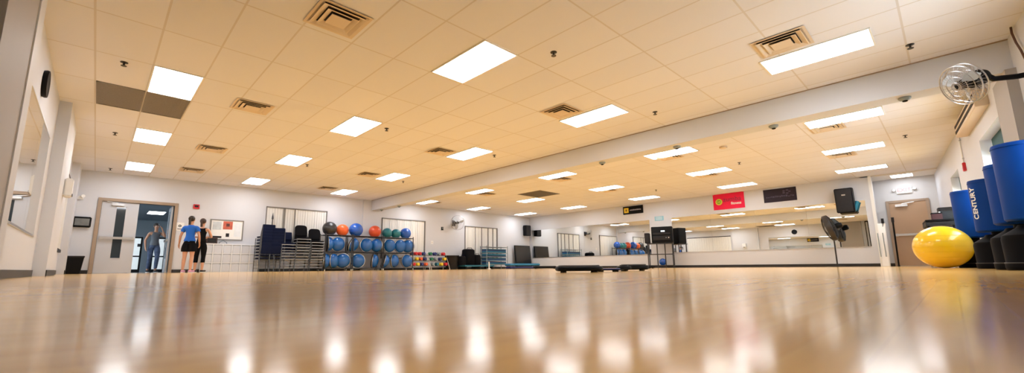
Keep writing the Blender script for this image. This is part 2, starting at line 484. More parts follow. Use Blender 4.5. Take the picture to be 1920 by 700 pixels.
# ------------------------------------------------------------------ double door and the hallway
def door_wall_door():
    o = MB()
    j = .09
    o.box(DX0-j, DX0, YA-.04, YA+.16, 0, DZ+j).box(DX1, DX1+j, YA-.04, YA+.16, 0, DZ+j).box(DX0, DX1, YA-.038, YA+.158, DZ, DZ+j)
    d = structure(o.build('door_1', M_TAUPE, bevel=.006), 'double door frame in the white wall, one leaf shut and one open')
    L0, L1 = DX0, DX0+.845
    leaf = wall_with_holes(L0+.005, L1, DZ-.005, YA+.02, YA+.065, [(L0+.34, L0+.55, .45, 1.97)], z0=.01).build('leaf', M_GREYDOOR, d, smooth=False)
    tag(leaf, 'closed grey left leaf with narrow window')
    B(L0+.34, L0+.55, YA+.035, YA+.045, .45, 1.97).build('vision_glass', M_GLASSDARK, leaf)
    fr = MB()
    for a in ((L0+.32, L0+.34), (L0+.55, L0+.57)): fr.box(a[0], a[1], YA+.012, YA+.02, .43, 1.99)
    fr.box(L0+.32, L0+.57, YA+.012, YA+.02, 1.97, 1.99).box(L0+.32, L0+.57, YA+.012, YA+.02, .43, .45)
    fr.build('window_bead', M_GREYDOOR, leaf)
    pb = MB().box(L0+.12, L1-.1, YA-.06, YA-.025, 1.0, 1.07).box(L0+.05, L0+.12, YA-.06, YA+.02, .99, 1.08).box(L1-.1, L1-.02, YA-.06, YA+.02, .99, 1.08)
    pb.build('push_bar', M_STEEL, d, bevel=.006)
    cl = MB().box(L0+.22, L0+.5, YA-.05, YA+.02, 2.0, 2.07)
    cl.cyl((L0+.36, YA-.02, 2.08), (L0+.10, YA-.02, 2.11), .012)
    cl.build('door_closer', M_STEEL, d, bevel=.01)
    # open leaf swung away into the hall
    hinge = Vector((DX1-.02, YA+.1, 0))
    lf = MB(); lf.T = Matrix.Translation(hinge) @ rotz(PI/2-.02)
    lf.box(0, .83, 0, .045, .01, DZ-.005)
    l2 = lf.build('leaf', M_GREYDOOR, d, bevel=.004)
    tag(l2, 'open right leaf seen nearly edge on')
    g = MB(); g.T = lf.T; g.box(.33, .53, .045, .05, .45, 1.97); g.build('vision_glass', M_GLASSDARK, l2)
    g = MB(); g.T = lf.T; g.box(.12, .72, .07, .098, 1.0, 1.06).box(.06, .12, .04, .1, .99, 1.07).box(.72, .78, .04, .1, .99, 1.07); g.build('push_bar', M_STEEL, d)
    return d
door_wall_door()
HY = 28.0; HZ = 2.62
structure(B(-2.2, 4.5, YA+.15, HY, -.1, 0).build('floor', M_HALLFLOOR), 'grey hallway floor beyond the double door')
structure(B(-2.2, 4.5, YA+.15, HY, HZ, HZ+.1).build('ceiling', M_HALLWALL), 'dim hallway ceiling beyond the double door')
structure(B(-2.2, 4.5, HY, HY+.1, 0, HZ).build('wall_hall', M_HALLWALL), 'blue-grey hallway end wall')
structure(B(-2.3, -2.2, YA+.15, HY, 0, HZ).build('wall_hall', M_HALLWALL))
structure(B(4.5, 4.6, YA+.15, HY, 0, HZ).build('wall_hall', M_HALLWALL))
# white panelled storefront in the hall
for i, (xa, xb, lb) in enumerate(((240, 266, 'white panelled cabinet in the hallway left of the walking person'), (284, 311, 'white panelled cabinet in the hallway right of the walking person'))):
    x0 = at_axis(1, 20.6, xa, 470).x; x1 = at_axis(1, 20.6, xb, 470).x
    t = thing('hall_cabinet', lb, 'cabinet', ((x0+x1)/2, 20.85, 0))
    h = (x1-x0)/2
    MB().box(-h, h, -.2, .2, 0, 1.32).build('body', M_BLACK, t, bevel=.01)
    B(-h+.06, h-.06, -.225, -.2, .62, 1.26).build('door_panel', M_PAPER, t)
    B(-h+.06, h-.06, -.225, -.2, .12, .57).build('door_panel', M_PAPER, t)
    if i == 0: B(.05, .14, -.23, -.224, .95, 1.06).build('lock', M_CHAR, t)

# ------------------------------------------------------------------ ceiling lights
def light_proto():
    t = thing('ceiling_light', 'x', 'ceiling light')
    mb = MB()
    for a in (MB(),):
        mb.box(-.305, -.285, -.61, .61, -.014, 0).box(.285, .305, -.61, .61, -.014, 0)
        mb.box(-.285, .285, -.61, -.59, -.014, 0).box(-.285, .285, .59, .61, -.014, 0)
    mb.build('frame', M_WHITEMETAL, t)
    B(-.287, .287, -.592, .592, -.009, -.001).build('diffuser', M_DIFF, t)
    return t
LP = light_proto()
rows = [
 ([(.6, 4.39+.0*0), ], 0)]
NEAR = {
 'row nearest the left wall': [(.607, 8.06), (.607, 11.72), (.61, 15.42)],
 'middle row before the beam': [(3.657, 4.37), (3.62, 8.12), (3.60, 11.85), (3.60, 15.55)],
 'row just before the beam': [(7.0, .95), (6.80, 4.46), (6.74, 8.2), (6.68, 11.98), (6.66, 15.65)]}
FAR = {
 'first row beyond the beam': [(10.66, 1.15), (10.62, 4.68), (10.5, 8.36), (10.45, 12.17), (10.42, 15.72)],
 'middle row beyond the beam': [(13.72, 1.38), (13.70, 4.88), (13.68, 8.55), (13.66, 12.36), (13.6, 15.8)],
 'row nearest the mirror wall': [(16.9, 1.58), (16.9, 5.08), (16.95, 8.76), (16.98, 12.52), (17.0, 15.8)]}
first = True
for D in (NEAR, FAR):
    for nm, L in D.items():
        n = len(L)
        for k, (x, y) in enumerate(L):
            pos = 'end closest to the camera' if k == 0 else ('against the door wall' if k == n-1 else ORD[k]+' counting from the camera end')
            lab = 'lit ceiling panel in the %s, %s' % (nm, pos)
            if first: o = LP; o.location = (x, y, ZC); o['label'] = lab; first = False
            else: o = dup(LP, (x, y, ZC), 0, lab)
            o['group'] = 'lit ceiling panels'
o = dup(LP, (18.98, .80, ZC-.04), PI/2, 'lit ceiling panel in the alcove above the exit door', 'lit ceiling panels')
o.scale = (.9, .50, 1)
p = at_axis(2, HZ, 288, 399)
dup(LP, (p.x+.1, p.y, HZ), 0, 'lit panel on the hallway ceiling seen through the open door', 'lit ceiling panels')

dup(LP, (-.9, 18.6, HZ), PI/2, 'added fill panel on the hallway ceiling, hidden behind the closed door leaf', 'lit ceiling panels')  # unseen panel added to brighten the hallway
dup(LP, (2.9, 19.2, HZ), PI/2, 'added fill panel on the hallway ceiling, out of view right of the opening', 'lit ceiling panels')  # second unseen panel, also added as hallway fill light
# square diffusers
def vent_proto():
    t = thing('ceiling_vent', 'x', 'air vent')
    B(-.27, .27, -.27, .27, -.004, -.001).build('duct_opening', M_VENTIN, t)
    def cone(r0, r1, z0, z1, name, parent, th=.012):
        mb = MB(); v = []
        for r, z in ((r0, z0), (r1, z1), (r1-th, z1), (r0-th, z0)):
            v += [(-r, -r, z), (r, -r, z), (r, r, z), (-r, r, z)]
        f = []
        for i in range(4):
            j = (i+1) % 4
            for k in range(4): f.append((i*4+k, i*4+(k+1) % 4, j*4+(k+1) % 4, j*4+k))
        return mb.add(v, f).build(name, M_VENT, parent, smooth=False)
    cone(.30, .27, -.012, -.004, 'frame', t, .03)
    cone(.255, .20, -.03, -.006, 'louvre', t)
    cone(.185, .135, -.034, -.008, 'louvre', t)
    B(-.115, .115, -.115, .115, -.036, -.03).build('core', M_VENT, t, bevel=.003)
    return t
VP = vent_proto()
VENTS = [((634, 36), 'square vent near the top edge of the ceiling, largest on the left half'),
 ((1466, 80), 'square vent beside the long light panel at the top right'),
 ((1053, 209), 'square vent beside the second light panel of the row before the beam'),
 ((473, 200), 'square vent in the ceiling right of the dark grilles'),
 ((397, 279), 'square vent over the double door side, in front of the smallest one'),
 ((360, 319), 'square vent closest to the wall above the two women'),
 ((826, 284), 'square vent left of the third light panel of the row before the beam'),
 ((691, 327), 'square vent left of the fourth light panel of the row before the beam'),
 ((614, 353), 'square vent left of the light panel near the beam end'),
 ((1550, 239), 'square vent beside the nearest light panel beyond the beam'),
 ((1578, 290), 'square vent beside the second nearest light panel at the right end'),
 ((1254, 294), 'square vent beside the light panel above the black and yellow sign'),
 ((1324, 328), 'square vent beside the light panel above the red banner'),
 ((1138, 357), 'square vent beside the small light panel left of the black and yellow sign'),
 ((1052, 336), 'square vent beside the light panel at the centre beyond the beam'),
 ((912, 364), 'square vent right of the light panel above the wall fan'),
 ((812, 380), 'square vent beside the light panel above the ball racks'),
 ((906, 392), 'square vent beside the last light panel of the middle far row')]
for k, (q, lab) in enumerate(VENTS):
    c = on_ceiling(*q)
    lab = 'white ' + lab
    if k == 0: VP.location = c; VP['label'] = lab; o = VP
    else: o = dup(VP, c, 0, lab)
    o['group'] = 'square ceiling vents'
# return grilles
def grille(cx_, cy_, hx, hy, label):
    t = thing('return_grille', label, 'air grille', (cx_, cy_, ZC), 0, 'dark return grilles')
    mb = MB(); f = .02
    mb.box(-hx, hx, -hy, -hy+f, -.012, 0).box(-hx, hx, hy-f, hy, -.012, 0).box(-hx, -hx+f, -hy, hy, -.012, 0).box(hx-f, hx, -hy, hy, -.012, 0)
    mb.build('frame', M_RETURN, t)
    B(-hx+f, hx-f, -hy+f, hy-f, -.003, -.001).build('backing', M_RETURN, t)
    s = MB(); x = -hx+f
    while x < hx-f: s.box(x, x+.006, -hy+f, hy-f, -.010, -.003); x += .03
    s.build('slats', M_RETURN, t)
gx = .607
grille(.0, 9.3, .295, .61, 'dark return air grille on the left, the one closer to the left wall')
grille(.607, 9.3, .295, .61, 'dark return air grille directly behind the square-looking light panel')
c = on_ceiling(1010, 364)
grille(c.x, c.y, .6, .6, 'large dark return air grille in the ceiling beyond the beam')

def sprinkler_proto():
    t = thing('sprinkler_head', 'x', 'sprinkler')
    MB().lathe([(.045, 0), (.045, -.006), (.02, -.012)], 16).build('escutcheon', M_DARKMETAL, t)
    MB().cyl((0, 0, -.01), (0, 0, -.05), .012).cyl((0, 0, -.05), (0, 0, -.056), .034).build('deflector', M_DARKMETAL, t)
    return t
SPK = sprinkler_proto()
for k, (q, lab) in enumerate((((233, 117), 'above the left dark grille'), ((216, 249), 'left of the second light panel by the left wall'),
    ((1038, 98), 'right of the big light panel'), ((1228, 210), 'right of the second light panel before the beam'),
    ((1706, 84), 'at the top right before the fan'), ((725, 241), 'right of the middle light panel'), ((927, 291), 'right of the third panel before the beam'),
    ((756, 340), 'right of the fourth panel before the beam'), ((576, 309), 'right of the third middle-row panel'), ((1386, 305), 'beyond the beam above the red banner'),
    ((1697, 254), 'beyond the beam at the far right'), ((1230, 356), 'beyond the beam near the black and yellow sign'), ((207, 316), 'close to the double door wall'))):
    c = on_ceiling(*q); lab = 'dark sprinkler head ' + lab
    if k == 0: SPK.location = c; SPK['label'] = lab; o = SPK
    else: o = dup(SPK, c, 0, lab)
    o['group'] = 'ceiling sprinkler heads'
# devices under the beam
for k, (q, lab) in enumerate((((1697, 187), 'nearest the window wall'), ((1453, 238), 'second from the window wall'), ((1270, 275), 'third from the window wall'),
    ((1127, 304), 'fourth from the window wall'), ((738, 385), 'second from the door wall'), ((703, 392), 'nearest the door wall'))):
    c = at_axis(2, 2.55, *q)
    t = thing('beam_sensor', 'round dark sensor under the white beam, ' + lab, 'sensor', (8.62, c.y, 2.55), 0, 'round sensors under the beam')
    MB().lathe([(.075, 0), (.075, -.02), (.05, -.045), (.02, -.05)], 18).build('housing', M_GREYV, t)
    MB().lathe([(.034, -.04), (.03, -.062), (.005, -.07)], 14).build('lens', M_BLACK, t)
c = on_ceiling(1356, 275)
t = thing('smoke_detector', 'small tan smoke detector beyond the beam left of the long light panels', 'smoke detector', c)
MB().lathe([(.09, 0), (.09, -.025), (.06, -.05), (.01, -.055)], 20).build('housing', M_VENT, t)
MB().ring((0, 0, -.03), (0, 0, 1), .082, .006).build('vent_ring', M_TAUPE, t)

# ------------------------------------------------------------------ mirrors
def mirror(name, label, p0, p1, z0, z1, nrm, seams):
    """p0,p1 in plan; nrm points into the room"""
    p0 = Vector((*p0, 0)); p1 = Vector((*p1, 0)); d = (p1-p0); L = d.length
    t = thing(name, label, 'mirror', p0, math.atan2(d.y, d.x))
    nl = rotz(-math.atan2(d.y, d.x)) @ Vector((*nrm, 0)); s = 1 if nl.y > 0 else -1
    ys = sorted((0, .008*s)); yb = sorted((0, .016*s))
    a = 0
    for k in range(seams):
        x0 = L*k/seams+.002; x1 = L*(k+1)/seams-.002
        B(x0, x1, ys[0], ys[1], z0, z1).build('mirror_panel', M_MIRROR, t, smooth=False)
    B(0, L, yb[0], yb[1], z0-.025, z0).build('bottom_channel', M_STEEL, t)
    B(0, L, yb[0], yb[1], z1, z1+.012).build('top_channel', M_STEEL, t)
    return t
mirror('mirror', 'long wall mirror right of the equipment stand, under the banners', (XC, 8.33), (XC, 1.75), .66, 2.19, (-1, 0), 4)
mirror('mirror', 'long wall mirror left of the equipment stand, reflecting the blue balls', (XC, 16.7), (XC, 9.38), .62, 2.19, (-1, 0), 4)
mirror('mirror', 'tall mirror on the left wall between two pilasters', (XL, 5.45), (XL, 9.53), .62, 2.15, (1, 0), 3)

# ------------------------------------------------------------------ banners and signs
MWR = -PI/2     # items on the mirror wall: local front -Y looks to world -X
def on_mw(name, label, cat, px, py, off=.0):
    c = on_mirror_wall(px, py, off)
    return thing(name, label, cat, (XC-off, c.y, c.z), MWR)
t = on_mw('banner', 'bright red banner with a yellow-green round emblem above the long mirror', 'banner', 1366, 377)
def wavy(w_, h_, amp, n=14):
    mb = MB(); v = []; f = []
    for s in (0, 1):
        for i in range(n+1):
            for j in range(7):
                x = -w_/2+w_*i/n; z = -h_/2+h_*j/6
                y = -.012-amp*math.sin(i*.9+j*.3)*(1-j/6)-.003*s
                v.append((x, y, z))
    m = (n+1)*7
    for s in (0, 1):
        for i in range(n):
            for j in range(6):
                a = s*m+i*7+j; f.append((a, a+7, a+8, a+1))
    for i in range(n):
        f.append((i*7, (i+1)*7, m+(i+1)*7, m+i*7)); f.append((i*7+6, (i+1)*7+6, m+(i+1)*7+6, m+i*7+6))
    for j in range(6):
        f.append((j, j+1, m+j+1, m+j)); f.append((n*7+j, n*7+j+1, m+n*7+j+1, m+n*7+j))
    return mb.add(v, f)
wavy(1.17, .66, .004).build('cloth', mat('red_banner', (.80, .0, .06), .6, var=.1, scale=3), t)
MB().lathe([(.13, 0), (.13, .006)], 28, (-.36, -.024, -.01), (0, -1, 0)).build('emblem', mat('lime', (.62, .62, .05), .5, var=.1), t)
MB().ring((-.36, -.032, -.01), (0, 1, 0), .07, .013).tube([(-.37, -.032, -.06), (-.35, -.032, -.02), (-.37, -.032, .0), (-.35, -.032, .05)], .012).build('emblem_swirl', mat('dark_green', (.12, .3, .02), .5), t)
text_mesh('zumba', .26, mat('plum', (.25, .02, .06), .6), 'lettering', t, (.14, -.026, .06), (PI/2, 0, 0), .001)
text_mesh('fitness', .15, M_PAPER, 'lettering', t, (.28, -.026, -.115), (PI/2, 0, 0), .001, bold=.003)
for k in (-1, 1): MB().lathe([(.012, 0), (.012, .012)], 10, (k*.56, -.012, .31), (0, -1, 0)).build('grommet', M_STEEL, t)
t = on_mw('banner', 'black banner with faint purple-grey lettering beside the red banner', 'banner', 1462, 366)
wavy(1.06, .50, .004).build('cloth', mat('black_banner', (.012, .006, .02), .7, var=.1, scale=3), t)
M_FAINT = mat('faint_print', (.07, .05, .09), .7)
s = MB(); rr = random.Random(3)
x = -.44
while x < .40:     # illegible line of print
    w_ = rr.uniform(.02, .07); z = -.06+rr.uniform(-.012, .012)
    s.box(x, x+w_, -.026, -.022, z-.02, z+rr.uniform(.005, .05)); x += w_+.018
s.build('lettering', M_FAINT, t)
s = MB()
for k in range(5):
    a = k*1.25; s.ball((.22+.1*math.cos(a), -.022, .1+.06*math.sin(a)), (.045, .004, .03), 12, 6)
s.build('emblem', M_FAINT, t)
t = on_mw('sign', 'small black sign with a yellow square high on the mirror wall', 'sign', 1187, 394)
B(-.52, .52, -.03, 0, -.19, .19).build('board', M_BLACK, t, bevel=.004)
B(-.46, -.22, -.036, -.03, -.12, .12).build('yellow_square', M_YEL, t)
B(-.38, -.30, -.040, -.036, -.05, .05).build('emblem', mat('olive', (.25, .17, .01), .5), t)
s = MB()
x = -.16
while x < .42:
    w_ = rr.uniform(.02, .06)
    s.box(x, x+w_, -.035, -.030, -.03, rr.uniform(.01, .035)); x += w_+.014
s.build('lettering', mat('grey_print', (.35, .33, .37), .6), t)
t = on_mw('sign', 'small pale blue notice on the wall above the equipment stand', 'notice', 1236, 410)
B(-.21, .21, -.01, 0, -.10, .10).build('sheet', mat('pale_blue', (.25, .50, .60), .6, var=.1, scale=8), t)
s = MB()
for k in range(3): s.box(-.16, .15, -.013, -.01, .05-.05*k, .065-.05*k)
s.build('lettering', M_PAPER, t)

# ------------------------------------------------------------------ loudspeakers
def loudspeaker(label, loc, rz, w_, h_, d_, badge=True, tilt=0):
    t = thing('loudspeaker', label, 'speaker', loc, rz)
    mb = MB(); mb.T = Matrix.Rotation(tilt, 4, 'X')
    mb.prism([(-w_/2, -h_/2), (w_/2, -h_/2), (w_/2, h_/2), (-w_/2, h_/2)], -.12-d_, -.12)
    mb.build('cabinet', M_BLACK, t, bevel=.02)
    g = MB(); g.T = mb.T
    g.box(-w_/2+.025, w_/2-.025, -.132-d_, -.12-d_, -h_/2+.03, h_/2-.03)
    gr = g.build('grille', M_CHAR, t, bevel=.006)
    if badge:
        g = MB(); g.T = mb.T; g.box(-.05, .05, -.14-d_, -.132-d_, h_*.2, h_*.2+.04); g.build('badge', M_STEEL, gr)
    MB().cyl((0, -.13, .13), (0, 0, .13), .03).box(-.08, .08, -.02, 0, .03, .25).build('wall_bracket', M_DARKMETAL, t)
    return t
c = on_mirror_wall(1587, 374, .35)
o = loudspeaker('large black loudspeaker high on the wall at the right end of the mirrors', (XC, c.y+.05, c.z), MWR, .48, .82, .34, tilt=.10)
sp = MB().cyl((.20, -.2, -.40), (.31, -.2, -.08), .05).build('side_bracket', mat('teal_metal', (.02, .2, .3), .4, .3), o)
c = on_door_wall(987, 433, .2)
loudspeaker('black loudspeaker on the door wall beside the mirror corner', (c.x, YA, c.z), 0, .42, .60, .25, badge=False)

# ------------------------------------------------------------------ fans
def make_fan(label, centre, axis, R, hub_mat=M_BLACK, cage=M_WIRE, blades=3, depth=.17, dense=1):
    t = thing('wall_fan', label, 'fan', centre)
    M = frame_from((0, 0, 0), axis)
    def G(): g = MB(); g.T = M; return g
    g = G()      # front guard
    for q in (0.22, .5, .78, 1.0):
        z = depth*.5*math.sqrt(max(0, 1-q*q*.85))
        g.ring((0, 0, z), (0, 0, 1), R*q, .0035 if q < 1 else .007, 32, 5)
    n = 30*dense; wr = .0025*(1+.6*(dense-1))
    for k in range(n):
        a = 2*PI*k/n
        g.tube([(R*q*math.cos(a), R*q*math.sin(a), depth*.5*math.sqrt(max(0, 1-q*q*.85))) for q in (.12, .4, .7, 1.0)], wr, 4)
    g.build('front_guard', cage, t)
    g = G()
    for q in (0.3, .6, 1.0):
        g.ring((0, 0, -depth*.5*math.sqrt(max(0, 1-q*q*.85))), (0, 0, 1), R*q, .0035 if q < 1 else .007, 32, 5)
    for k in range(n):
        a = 2*PI*k/n
        g.tube([(R*q*math.cos(a), R*q*math.sin(a), -depth*.5*math.sqrt(max(0, 1-q*q*.85))) for q in (.12, .4, .7, 1.0)], wr, 4)
    g.build('rear_guard', cage, t)
    for b in range(blades):
        a0 = 2*PI*b/blades+.3
        g = G(); v = []; f = []
        for s in (0, .004):
            for i in range(7):
                r = .05+(R*.9-.05)*i/6; wd = .30+.25*math.sin(i/6*PI)
                for j in range(4):
                    a = a0+(j/3-.5)*wd*1.3*(.09/max(r, .09)*.9+.5)
                    v.append((r*math.cos(a), r*math.sin(a), (j/3-.5)*.07+s))
        for i in range(6):
            for j in range(3):
                for s in (0, 28):
                    q = s+i*4+j; f.append((q, q+1, q+5, q+4))
        for i in range(6):
            f.append((i*4, (i+1)*4, 28+(i+1)*4, 28+i*4)); f.append((i*4+3, (i+1)*4+3, 28+(i+1)*4+3, 28+i*4+3))
        for j in range(3):
            f.append((j, j+1, 29+j, 28+j)); f.append((24+j, 25+j, 53+j, 52+j))
        g.add(v, f).build('blade', M_BLADE, t)
    G().lathe([(.03, .06), (.055, .05), (.06, .0), (.06, -.03)], 18).build('hub', hub_mat, t)
    G().lathe([(.06, -depth*.5+.02), (.09, -depth*.5), (.095, -depth*.5-.12), (.07, -depth*.5-.17), (.02, -depth*.5-.18)], 20).build('motor', hub_mat, t)
    return t, M
# near fan, top right
c = at_depth(1806, 158, 5.1)
ax = Vector((-.62, .42, -.28))     # blows across the room and down
ax = (AX_R*-.93 + AX_U*-.42 + AX_F*.10).normalized()
t, M = make_fan('big wire-cage wall fan on a black arm at the top right', c, ax, .245)
mot = M @ Vector((0, 0, -.26))
wy = rw_y(c.x+.25)
end = Vector((.30, wy-c.y, .04))
MB().tube([mot, mot+Vector((.04, -.06, -.06)), end+Vector((0, .12, 0)), end], .032, 10).build('arm', M_BLACK, t)
MB().box(end.x-.10, end.x+.10, end.y-.01, end.y+.02, end.z-.15, end.z+.15).build('wall_plate', M_BLACK, t)
# fan on the door wall
c = on_door_wall(858, 418, .35)
t, M = make_fan('pale round wire-cage fan on the door wall left of the covered window', c, (-.25, -1, -.12), .36, M_CHAR)
MB().tube([M @ Vector((0, 0, -.2)), (.02, .30, 0), (.02, .35, 0)], .03, 10).build('arm', M_CHAR, t)
MB().box(-.08, .12, .33, .35, -.14, .14).build('wall_plate', M_CHAR, t)
# pedestal fan
c = at_depth(1556, 428, 14.2)
t, M = make_fan('black pedestal fan with tilted drum cage in front of the long mirror', c, (AX_R*-.66+AX_F*.55+AX_U*-.36), .43, M_BLACK, mat('black_wire', (.02, .02, .022), .5), depth=.34, dense=2)
t.name = 'pedestal_fan'
g = MB(); g.T = M
g.lathe([(.436, -.06), (.44, -.055), (.44, .055), (.436, .06), (.43, .055), (.43, -.055), (.436, -.06)], 40)
sh = g.build('drum', mat('drum_shell', (.035, .028, .024), .45, var=.2), t)
g = MB(); g.T = M
g.tube([(.30*math.cos(a_), .30*math.sin(a_), -.05) for a_ in (0, PI/3, PI*2/3, PI)], .012).build('inner_brace', M_BLACK, sh)
bz = -c.z
px_ = at_axis(0, c.x, 1576, 490)
dx, dy = .06, (at_depth(1574, 490, 14.2)-c).xy.length*-.55
MB().tube([M @ Vector((0, 0, -.12)), (.05, dy*.3, -.12), (.05, dy*.3, bz+.03)], .022, 10).build('pole', M_DARKMETAL, t)
MB().lathe([(.26, 0), (.26, .015), (.05, .035), (.03, .05)], 28, (.05, dy*.3, bz)).build('base', M_BLACK, t)
MB().tube([(.05, dy*.3-.05, -.05), (.05, dy*.3-.09, -.3)], .012, 8).build('handle', M_BLACK, t)

# ------------------------------------------------------------------ window-wall fixtures
def on_rw(name, label, cat, px, py):
    c = on_window_wall(px, py)
    return thing(name, label, cat, c, RW_ROT + PI), c       # front (local -Y) looks into the room
a = on_window_wall(1812, 237); b_ = on_window_wall(1850, 168)
L = (a-b_).length*.5
t = thing('wall_vent', 'slotted supply vent high on the window wall below the wire-cage fan', 'air vent', (a+b_)/2, RW_ROT)
t.location.z = 2.72
B(-L, L, 0, .16, -.14, .14).build('housing', M_VENT, t, bevel=.008)
for z in (-.05, .06):
    B(-L+.03, L-.03, .158, .168, z-.025, z+.025).build('slot', M_VENTIN, t)
t, c = on_rw('fire_alarm', 'small red fire alarm on the window wall between the windows', 'fire alarm', 1811, 313)
B(-.06, .06, -.05, 0, -.09, .09).build('housing', M_RED, t, bevel=.008)
B(-.035, .035, -.058, -.05, 0, .06).build('strobe', M_WHITE, t)
t = thing('conduit', 'thin conduit running down the window wall to the red alarm', 'conduit', (c.x, c.y, 0), RW_ROT)
MB().cyl((0, .02, 2.2), (0, .02, ZC), .014).build('pipe', M_WHITEMETAL, t)
for z in (2.3, 2.7): B(-.025, .025, 0, .036, z, z+.02).build('strap', M_STEEL, t)
pts = [on_window_wall(x, y, .03) for x, y in ((1894, 46), (1897, 62), (1905, 80), (1914, 94), (1922, 110), (1932, 128), (1940, 150))]
tag(MB().tube(pts, .011, 8).build('power_cord', mat('brown_cord', (.10, .04, .02), .6)), 'dark cord hanging down the window wall in the top right corner', 'cord')

# ------------------------------------------------------------------ exit door
def exit_door():
    j = .08; x = XE
    o = MB().box(x-.04, x+.02, EX_Y0-j, EX_Y0, 0, 2.12+j).box(x-.04, x+.02, EX_Y1, EX_Y1+j, 0, 2.12+j).box(x-.038, x+.018, EX_Y0, EX_Y1, 2.12, 2.12+j)
    d = structure(o.build('door_2', M_TAUPE, bevel=.006), 'single tan exit door')
    B(x-.02, x+.01, EX_Y0, EX_Y1, .01, 2.12).build('leaf', M_TANDOOR, d, bevel=.003)
    MB().box(x-.098, x-.07, EX_Y0+.12, EX_Y1-.12, 1.0, 1.07).box(x-.10, x-.02, EX_Y0+.05, EX_Y0+.12, .99, 1.08).box(x-.10, x-.02, EX_Y1-.12, EX_Y1-.05, .99, 1.08).build('push_bar', M_STEEL, d, bevel=.006)
    MB().box(x-.09, x-.02, EX_Y1-.45, EX_Y1-.15, 1.98, 2.06).cyl((x-.06, EX_Y1-.3, 2.07), (x-.06, EX_Y1-.62, 2.11), .012).build('door_closer', M_STEEL, d, bevel=.01)
    B(x-.05, x+.01, EX_Y0, EX_Y1, 0, .015).build('threshold', M_STEEL, d)
exit_door()
c = at_axis(0, XE, 1695, 357)
t = thing('exit_sign', 'white exit sign with pale red letters above the tan door', 'exit sign', (XE, c.y, c.z), MWR)
B(-.19, .19, -.05, 0, -.11, .11).build('housing', M_WHITE, t, bevel=.008)
M_EXITRED = emis('exit_red', (.85, .28, .30), .5)
text_mesh('EXIT', .17, M_EXITRED, 'lettering', t, (.0, -.055, 0), (PI/2, 0, 0), .003, bold=.004)
for s in (-1, 1): MB().lathe([(.045, 0), (.045, .05), (.035, .06)], 16, (s*.25, -.02, .03), (0, -1, -.2)).build('lamp_head', M_WHITE, t)

# folded things standing in the alcove beside the mirror wall
c = Vector((18.35, 1.25, 0))
def stand_px(x0, x1, ytop, D):
    a = at_depth(x0, 495, D); b = at_depth(x1, 495, D); tp = at_depth((x0+x1)/2, ytop, D)
    return a, b, tp.z
D0 = 13.0
a, b_, h = stand_px(1656, 1668, 418, D0)
t = thing('folding_table', 'white folded table standing on end beside the exit alcove', 'table', ((a.x+b_.x)/2, (a.y+b_.y)/2, 0), MWR-.5)
mb = MB(); mb.T = Matrix.Rotation(-.04, 4, 'X')
mb.rbox(-.10, .10, -.03, .03, .0, h, .02).build('tabletop', M_WHITE, t)
MB().tube([(-.08, -.05, .3), (-.08, -.05, h-.3)], .012).tube([(.06, -.05, .3), (.06, -.05, h-.3)], .012).build('folded_legs', M_GREYV, t)
for k, (x, y, lb, mm) in enumerate(((1654, 410, 'grey-capped pole leaning beside the white folded table', M_GREYV), (1673, 408, 'thin black pole leaning beside the white folded table', M_BLACK))):
    q = at_depth(x+12, 495, D0+.15); tp = at_depth(x, y, D0+.15)
    t = thing('leaning_pole', lb, 'pole', (q.x, q.y, 0), 0)
    v = Vector((tp.x-q.x, tp.y-q.y, tp.z))
    MB().cyl((0, 0, 0.01), v, .022).build('shaft', mm, t)
    MB().cyl(v*.9, v, .034).build('cap', M_CHAR, t)
    MB().cyl((0, 0, 0), v*.03, .03).build('foot', M_CHAR, t)

# ------------------------------------------------------------------ table and gear beyond the yellow ball
D1 = 11.2
c = at_depth(1764, 414, D1)
TZ = c.z
yb = rw_y(c.x)
t = thing('equipment_table', 'tall black table against the window wall behind the yellow ball', 'table', (c.x, yb+.32, 0), RW_ROT)
B(-.55, .55, -.25, .30, TZ-.05, TZ).build('tabletop', M_BLACK, t, bevel=.006)
B(-.55, .55, -.25, .30, TZ-.16, TZ-.06).build('apron', M_CHAR, t)
for sx in (-.5, .5):
    for sy in (-.2, .25): B(sx-.025, sx+.025, sy-.025, sy+.025, 0, TZ-.05).build('leg', M_BLACK, t)
cy0 = yb+.32
def gear(label, px, py, w_, h_, m, cat, name, d=.25):
    q = at_depth(px, py, D1-.1)
    t = thing(name, label, cat, (q.x, min(max(q.y, cy0-.12), cy0+.14), TZ), RW_ROT)
    return t
t = gear('black stereo with a raised sloping top on the tall black table', 1778, 395, .5, .3, M_CHAR, 'stereo', 'stereo')
MB().prism([(-.22, 0), (.22, 0), (.22, .34), (-.05, .34), (-.22, .22)], -.15, .12).build('body', M_CHAR, t, bevel=.012)
MB().lathe([(.07, 0), (.075, .01)], 20, (.1, -.15, .17), (0, -1, 0)).build('speaker_cone', M_GREYV, t)
t = gear('small dark maroon box on the tall black table left of the stereo', 1756, 405, .2, .2, M_CHAR, 'box', 'storage_box')
mb = MB().box(-.10, .10, -.10, .10, 0, .16)
mb.build('body', mat('maroon', (.06, .012, .015), .5, var=.1), t, bevel=.008)
B(-.105, .105, -.105, .105, .16, .19).build('lid', M_BLACK, t, bevel=.005)
t = gear('light blue bottle beside the stereo on the tall black table', 1785, 408, .1, .1, M_CHAR, 'bottle', 'water_bottle')
t.location.y += .1; t.location.x -= .35
MB().lathe([(.035, 0), (.038, .01), (.038, .13), (.015, .17), (.015, .18)], 16).build('body', mat('light_blue', (.15, .45, .75), .25), t)
MB().cyl((0, 0, .18), (0, 0, .21), .02).build('cap', M_WHITE, t)

